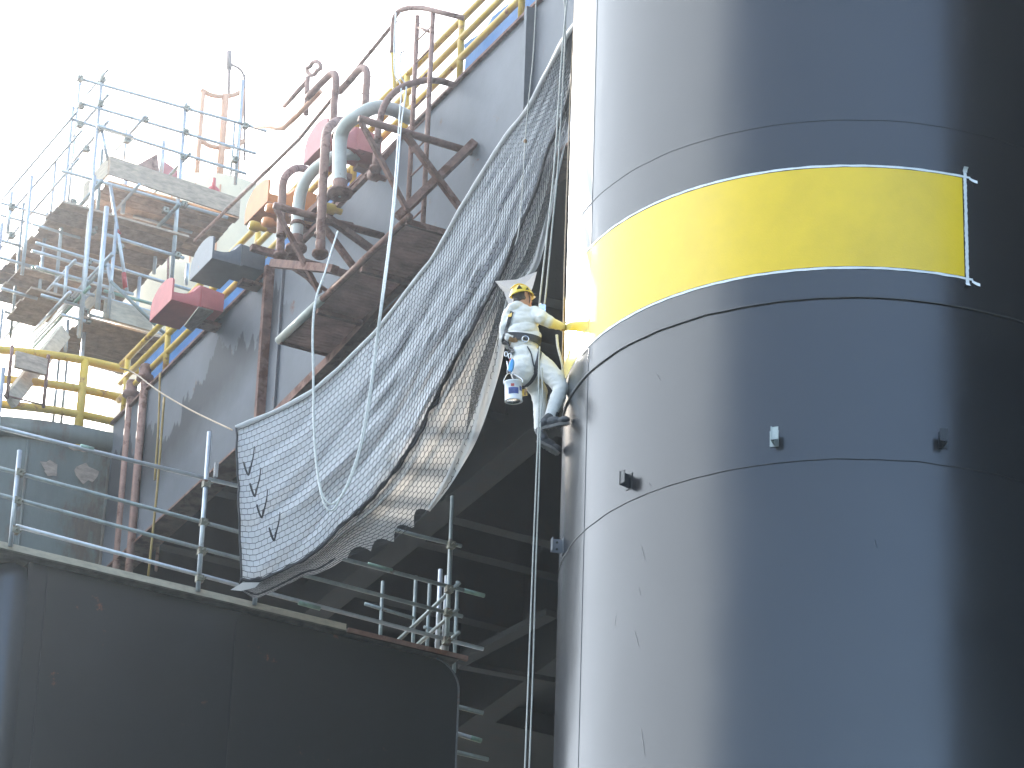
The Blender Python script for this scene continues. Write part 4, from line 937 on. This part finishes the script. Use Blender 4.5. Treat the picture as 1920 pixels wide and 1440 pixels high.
# bare hand geometry continues the forearms (inside the gloves)
hr_ = J(1058, 614, D + .12); hl_ = J(974, 653, D + .33)
for h_ in (hr_, hl_): b.ell(h_, (.035, .03, .036)); 
limb(b, [(skel['ra'][-1][0], .026), (hr_, .028)]); limb(b, [(skel['la'][-1][0], .026), (hl_, .028)])
limb(b, [(skel['rl'][-1][0], .04), (J(1027, 796, D - .24), .035), (J(1055, 795, D - .30), .03)])
limb(b, [(skel['ll'][-1][0], .04), (J(1018, 826, D + .10), .035), (J(1038, 843, D + .10), .03)])
person = remesh('person', b, .008, 'skin', None, 3)
tag(person, 'rope access painter in white coveralls, yellow helmet and black harness, reaching to the column', 'person')
for s in (-1, 1):
    b = MB(); b.ell(H(.083, s * .032, .008), (.012, .013, .010), HQ); b.build('eye', 'can', person)
    b = MB(); b.ell(H(.093, s * .033, .008), (.004, .006, .006), HQ); b.build('pupil', 'vent', person)
b = MB(); b.ell(H(-.03, 0, .0), (.085, .084, .085), HQ); b.ell(H(-.06, 0, -.055), (.045, .06, .035), HQ); b.build('hair', 'hair', person)
b = MB(); b.tube([H(.093, -.03, -.062), H(.103, 0, -.06), H(.093, .03, -.062)], .006, 6); b.build('mouth', 'redgear', person)
# coverall
b = MB(); torso(b, 1.0)
for q in skel.values(): limb(b, [(p, r * 1.02) for p, r in q])
b.ell(J(966, 577, D - .03), (.085, .085, .055)); b.ell(J(982, 580, D - .02), (.065, .07, .04)); b.ell(J(958, 582, D - .02), (.05, .06, .05))
limb(b, [(J(955, 632, D - .04), .05), (J(985, 632, D - .06), .06), (J(1006, 630, D - .05), .05)])
cov = remesh('coverall', b, .010, 'cloth', person, 2, .0065, 7.0)
BV = BVHTree.FromPolygons([v.co.copy() for v in cov.data.vertices], [tuple(p.vertices) for p in cov.data.polygons])
def hit(x, y, off):
    d = ray(x, y).normalized(); r = BV.ray_cast(Vector((0, 0, 0)), d, 100)
    if r[0] is None:
        q = J(x, y, D); r = BV.find_nearest(q)
    return r[0] + r[1] * off, r[1]
def strap(name, pts, wd, m_='dark', off=.008, parent=None, n=6, th=.004):
    P = [(v.x, v.y) for v in spline([Vector((x, y, 0)) for x, y in pts], n)]
    H_ = [hit(x, y, off) for x, y in P]; k = len(H_)
    for it in range(2):
        H_ = [((H_[max(0, i - 1)][0] + H_[i][0] * 2 + H_[min(k - 1, i + 1)][0]) / 4, (H_[max(0, i - 1)][1] + H_[i][1] + H_[min(k - 1, i + 1)][1]).normalized()) for i in range(k)]
    b = MB(); L0, L1, L2, L3 = [], [], [], []
    for i, (p, nn) in enumerate(H_):
        t = (H_[min(k - 1, i + 1)][0] - H_[max(0, i - 1)][0]).normalized(); s = t.cross(nn).normalized() * wd / 2
        L0.append(p - s); L1.append(p + s); L2.append(p + s + nn * th); L3.append(p - s + nn * th)
    b.grid([L0, L1, L2, L3, L0], smooth=False); return b.build(name, m_, parent)
har = MB()
# belt as a closed band round the waist
def ringpts(cx, cy, tilt, dz, off, rr=.3, n=48):
    c = J(cx, cy, D); out = []
    for i in range(n):
        a_ = 2 * PI * i / n; dr = Vector((math.cos(a_), math.sin(a_), tilt * math.cos(a_)))
        o_ = c + dr * rr + Z * dz; r = BV.ray_cast(o_, (c + Z * dz - o_).normalized(), rr)
        out.append((r[0] + dr.normalized() * off) if r[0] else c + dr * .15 + Z * dz)
    for it in range(3): out = [(out[i - 1] + out[i] * 2 + out[(i + 1) % n]) / 4 for i in range(n)]
    return out
b = MB(); rws = [ringpts(984, 640, -.12, dz, off) for dz, off in ((-.045, .012), (.03, .014), (.03, .022), (-.045, .022), (-.045, .012))]
b.grid([r + [r[0]] for r in rws], smooth=False); belt = b.build('harness_belt', 'dark', person)
b = MB(); b.tube([hit(986, 637, .02)[0] + Vector((math.cos(t), -.3 * math.cos(t) * 0, math.sin(t))) * .035 for t in [2 * PI * i / 16 for i in range(16)]], .006, 8, closed=True); b.build('belt_ring', 'steel', belt)
strap('hip_pad', [(955, 633), (963, 636), (971, 636)], .05, 'leather', .026, belt)
strap('back_pad', [(954, 650), (960, 655), (963, 664)], .07, 'dark', .018, belt)
strap('shoulder_strap', [(962, 584), (957, 597), (953, 612), (947, 628), (944, 645), (946, 656)], .045, 'dark', .012, person)
strap('strap_buckle', [(959, 590), (957, 596)], .05, 'yellow', .018, person)
strap('leg_strap', [(1012, 655), (1011, 668), (1007, 685), (1003, 700), (995, 714), (985, 723)], .045, 'dark', .012, person)
strap('leg_strap', [(963, 700), (968, 712), (976, 721), (985, 724)], .035, 'dark', .010, person)
strap('thin_strap', [(988, 650), (996, 664), (1000, 680), (1001, 692)], .014, 'dark', .012, person)
strap('thin_strap', [(946, 656), (950, 668), (954, 680)], .03, 'dark', .012, person)
b = MB(); p = hit(985, 726, .03)[0]; b.beam(p, p - Z * .07 + V * .02, .05, .02, Y); b.build('brush_clip', 'yellow', person)
b = MB(); b.tube([J(986, 730, D - .17), J(984, 740, D - .17)], .012, 8); b.build('clip_handle', 'leather', person)
for s, (x, y) in enumerate(((956, 667), (949, 664))):
    b = MB(); c = J(x, y, D - .14); b.tube([c + Vector((.016 * math.cos(t), 0, .03 * math.sin(t))) for t in [2 * PI * i / 14 for i in range(14)]], .005, 6, closed=True); b.build('karabiner', 'steel', person)
b = MB(); b.ell(J(959, 686, D - .19), (.030, .018, .085), Matrix.Rotation(.12, 3, 'Y')); t_ = b.build('blue_descender', 'bluegear', person)
b = MB(); b.tube([J(957, 672, D - .17), J(955, 698, D - .18)], .007, 6); b.build('red_cord', 'redgear', person)
b = MB(); b.tube([J(951, 678, D - .15), J(953, 690, D - .17), J(951, 700, D - .16)], .010, 6); b.build('karabiner', 'steel', person)
b = MB(); q = J(1017, 578, D - .02); b.beam(q + Z * .04, q - Z * .05, .07, .03, Y); b.tube([q + Vector((-.02, 0, .06)), q + Vector((.03, 0, -.02))], .010, 8); b.build('ascender', 'steel', person)
b = MB(); b.beam(J(1020, 575, D), J(1022, 590, D), .02, .02, Y); b.build('chest_sling', 'leather', person)
# helmet
b = MB(); rows = []
NU, NV = 40, 14
for i in range(NV + 1):
    row = []
    for j in range(NU + 1):
        a_ = 2 * PI * j / NU; low = -.020 - .028 * max(0, -math.cos(a_)) + .022 * math.cos(a_) ** 2 * (1 if math.cos(a_) > 0 else 0) + .018 * abs(math.sin(a_)) ** 2
        t = i / NV; el = PI / 2 * t; rad = math.sin(el) if i else 0
        z_ = math.cos(el)
        x_, y_ = math.cos(a_) * rad, math.sin(a_) * rad; fl = 1 + .06 * max(0, t - .85) / .15
        row.append(H(-.004 + x_ * .132 * fl, y_ * .108 * fl, .035 + (.105 * z_) + (low if i == NV else low * t * t) - .018))
    rows.append(row)
inner = [[HEAD + (p - HEAD) * .95 for p in r] for r in rows]
b.grid(rows + inner[::-1])
b.grid([[H(.10 + .045 * u - .02 * v * v, .075 * v, .030 - .012 * u - .015 * v * v + dz) for v in (-1, -.6, -.2, .2, .6, 1)] for u, dz in ((0, .004), (1, .002), (1, -.003), (0, -.003), (0, .004))])
for a0 in (-.35, 0, .35): b.tube([H(-.004 + .134 * math.sin(e) , a0 * .10 * math.cos(e), .017 + .108 * math.cos(e)) for e in [-1.2 + .2 * k for k in range(13)]], .007, 6)
helm = b.build('helmet', 'helmet', person)
for dx, sz in ():
    b = MB(); c0 = Vector((dx, -.107 if dx < 0 else -.088, .045))
    P = [H(*(c0 + Vector((ddx * sz, 0, ddz * sz)))) for ddx, ddz in ((-.9, -.6), (1.1, -.4), (.1, .9))]
    n_ = -(HQ @ Vector((0, 1, 0))) ; P = [p + n_ * .012 for p in P]; b.add(P + [p - n_ * .03 for p in P], [(0, 1, 2), (3, 5, 4), (0, 3, 4, 1), (1, 4, 5, 2), (2, 5, 3, 0)]); b.build('vent', 'vent', helm)
for th_, sz in ((-2.25, .027), (-1.55, .019)):
    def hs(dt, z): return H(-.004 + math.cos(th_ + dt) * .130, math.sin(th_ + dt) * .107, z)
    P = [hs(-.9 * sz / .11, .028), hs(1.1 * sz / .11, .034), hs(.1 * sz / .11, .034 + sz * 1.5)]
    cn = sum(P, Vector()) / 3; n_ = (cn - H(0, 0, .01)).normalized()
    b = MB(); P = [p + n_ * .004 for p in P]; b.add(P + [p - n_ * .05 for p in P], [(0, 1, 2), (3, 5, 4), (0, 3, 4, 1), (1, 4, 5, 2), (2, 5, 3, 0)]); b.build('vent', 'vent', helm)
for s in (-1, 1):
    b = MB(); b.tube([H(.03, s * .085, .02), H(.05, s * .07, -.05), H(.06, s * .02, -.105)], .006, 6); b.build('chin_strap', 'dark', helm)
# gloves: palm, four bent fingers, thumb
def glove(hand, wrist, ax, side, up_, m_='glove'):
    ax, side, up_ = ax.normalized(), side.normalized(), up_.normalized(); b = MB()
    b.ell(hand, (.046, .046, .046)); limb(b, [(wrist, .036), (wrist.lerp(hand, .5), .034), (hand, .036)])
    for k, ln in enumerate((.031, .035, .033, .026)):
        o_ = hand + ax * .030 + up_ * (.026 - .018 * k); p1 = o_ + ax * ln; p2 = p1 + ax * ln * .35 - side * ln * .8; p3 = p2 - ax * ln * .4 - side * ln * .35
        limb(b, [(o_, .0105), (p1, .0100), (p2, .0092), (p3, .0085)])
    t0 = hand + up_ * .028 - side * .012; t1 = t0 + up_ * .022 + ax * .02 - side * .018; limb(b, [(t0, .013), (t1, .011), (t1 + ax * .026 - side * .008, .0095)])
    return remesh('glove', b, .004, m_, person, 2)
glove(hr_ - V * .02, skel['ra'][-1][0], Vector((.85, .35, 0)), Vector((-.35, .85, 0)), Z)
glove(hl_, skel['la'][-1][0], Vector((.6, .6, .1)), Vector((.6, -.6, 0)), Z)
# paint roller / brush in the right hand
b = MB(); b.tube([hr_ + Vector((-.02, -.03, -.05)), hr_ + Vector((.01, -.01, .06))], .011, 8); tag(b.build('paint_brush', 'leather'), 'small paint brush held in the painter\'s right glove', 'brush')
# boots
def boot(ank, heel, toe, upn):
    f = (toe - heel).normalized(); upn = (upn - f * upn.dot(f)).normalized(); s = f.cross(upn); q = Matrix((f, s, upn)).transposed(); L_ = (toe - heel).length
    b = MB(); b.ell(heel + f * .045 + upn * .05, (.052, .042, .055), q); b.ell(heel + f * L_ * .45 + upn * .045, (.09, .044, .05), q); b.ell(toe - f * .06 + upn * .035, (.068, .050, .042), q)
    limb(b, [(heel + f * .055 + upn * .06, .048), (ank, .055), (ank + (ank - heel).normalized() * .05, .060)])
    o = remesh('boot', b, .006, 'boot', person, 3, .0015, 22)
    b = MB(); n = 28; R1 = []
    for dz in (.012, -.018):
        row = []
        for i in range(n + 1):
            a_ = 2 * PI * i / n; u = math.cos(a_); wv = (.050 if u > 0 else .042) * (1 - .15 * math.exp(-((u + .15) / .3) ** 2)); row.append(heel + f * (L_ / 2 + u * L_ / 2) + s * math.sin(a_) * wv + upn * dz)
        R1.append(row)
    c0, c1 = [[sum((p for p in r[:-1]), Vector()) / n] * (n + 1) for r in R1]
    b.grid([c0, R1[0], R1[1], c1], smooth=False)
    for k in range(7): 
        c_ = heel + f * (L_ * (.1 + .13 * k)); b.beam(c_ - s * .036 - upn * .021, c_ + s * .036 - upn * .021, .012, .008, upn)
    b.build('sole', 'sole', o); return o
boot(skel['rl'][-1][0] - Z * .0, J(1014, 803, D - .25), J(1068, 792, D - .36), Vector((-.1, -.25, 1)))
boot(skel['ll'][-1][0], J(1006, 826, D + .08), J(1049, 851, D + .08), Vector((.25, .1, 1)))

# paint can hanging from the harness
can = empty('paint_can', 'white paint can with a blue label hanging behind the painter', 'paint can')
ca = (Z + V * -.06 + Y * -.10).normalized(); cb_ = J(963, 753, D - .22)
b = MB(); b.lathe(cb_, [(.001, .012), (.082, .012), (.086, 0), (.094, 0), (.094, .012), (.090, .016), (.090, .20), (.095, .205), (.095, .215), (.088, .215), (.088, .05), (.001, .05)], ca, 36); b.build('shell', 'can', can)
b = MB(); b.lathe(cb_, [(.078, .008), (.072, .004), (.066, .010), (.001, .010)], ca, 32); b.build('bottom_rim', 'steel', can)
x_ = ca.cross(Y).normalized(); y_ = ca.cross(x_)
for nm, a0, a1, h0, h1, m_ in (('label', .9, 2.1, .06, .13, 'label'), ('label', 2.25, 2.8, .10, .15, 'label'), ('label', 1.2, 1.6, .14, .17, 'redgear')):
    b = MB(); k = math.atan2(-Y.dot(y_), -Y.dot(x_)) - 1.5
    b.grid([[cb_ + ca * h + (x_ * math.cos(k + a_) + y_ * math.sin(k + a_)) * .0915 for a_ in [a0 + (a1 - a0) * i / 10 for i in range(11)]] for h in (h0, h1)]); b.build(nm, m_, can)
b = MB(); hp = cb_ + ca * .19
b.tube(spline([hp - x_ * .096, hp - x_ * .09 + ca * .06, J(956, 700, D - .20), hp + x_ * .09 + ca * .06, hp + x_ * .096], 6), .005, 6); b.build('bail_handle', 'steel', can)
T1('hanging_cord', [J(956, 700, D - .20), J(957, 690, D - .19)], .006, 'leather', can)

# ------------------------------------------------------------------ haze volume added to imitate lens glare
HAZE = True
if HAZE:
    M = bpy.data.materials.new('glare_haze'); M.use_nodes = True; N, L = M.node_tree.nodes, M.node_tree.links
    N.remove(N['Principled BSDF']); pv = N.new('ShaderNodeVolumePrincipled'); pv.inputs['Color'].default_value = (.80, .90, 1, 1)
    pv.inputs['Density'].default_value = 0.00060; pv.inputs['Anisotropy'].default_value = 0.92
    L.new(pv.outputs[0], N['Material Output'].inputs['Volume']); MT['haze'] = M
    b = MB(); x0, x1, y0, y1, z0, z1 = -950, 950, -450, 1650, -4.2, 60
    b.hexa([Vector(p) for p in ((x0, y0, z0), (x1, y0, z0), (x1, y1, z0), (x0, y1, z0), (x0, y0, z1), (x1, y0, z1), (x1, y1, z1), (x0, y1, z1))])
    tag(b.build('haze', 'haze'), kind='stuff')
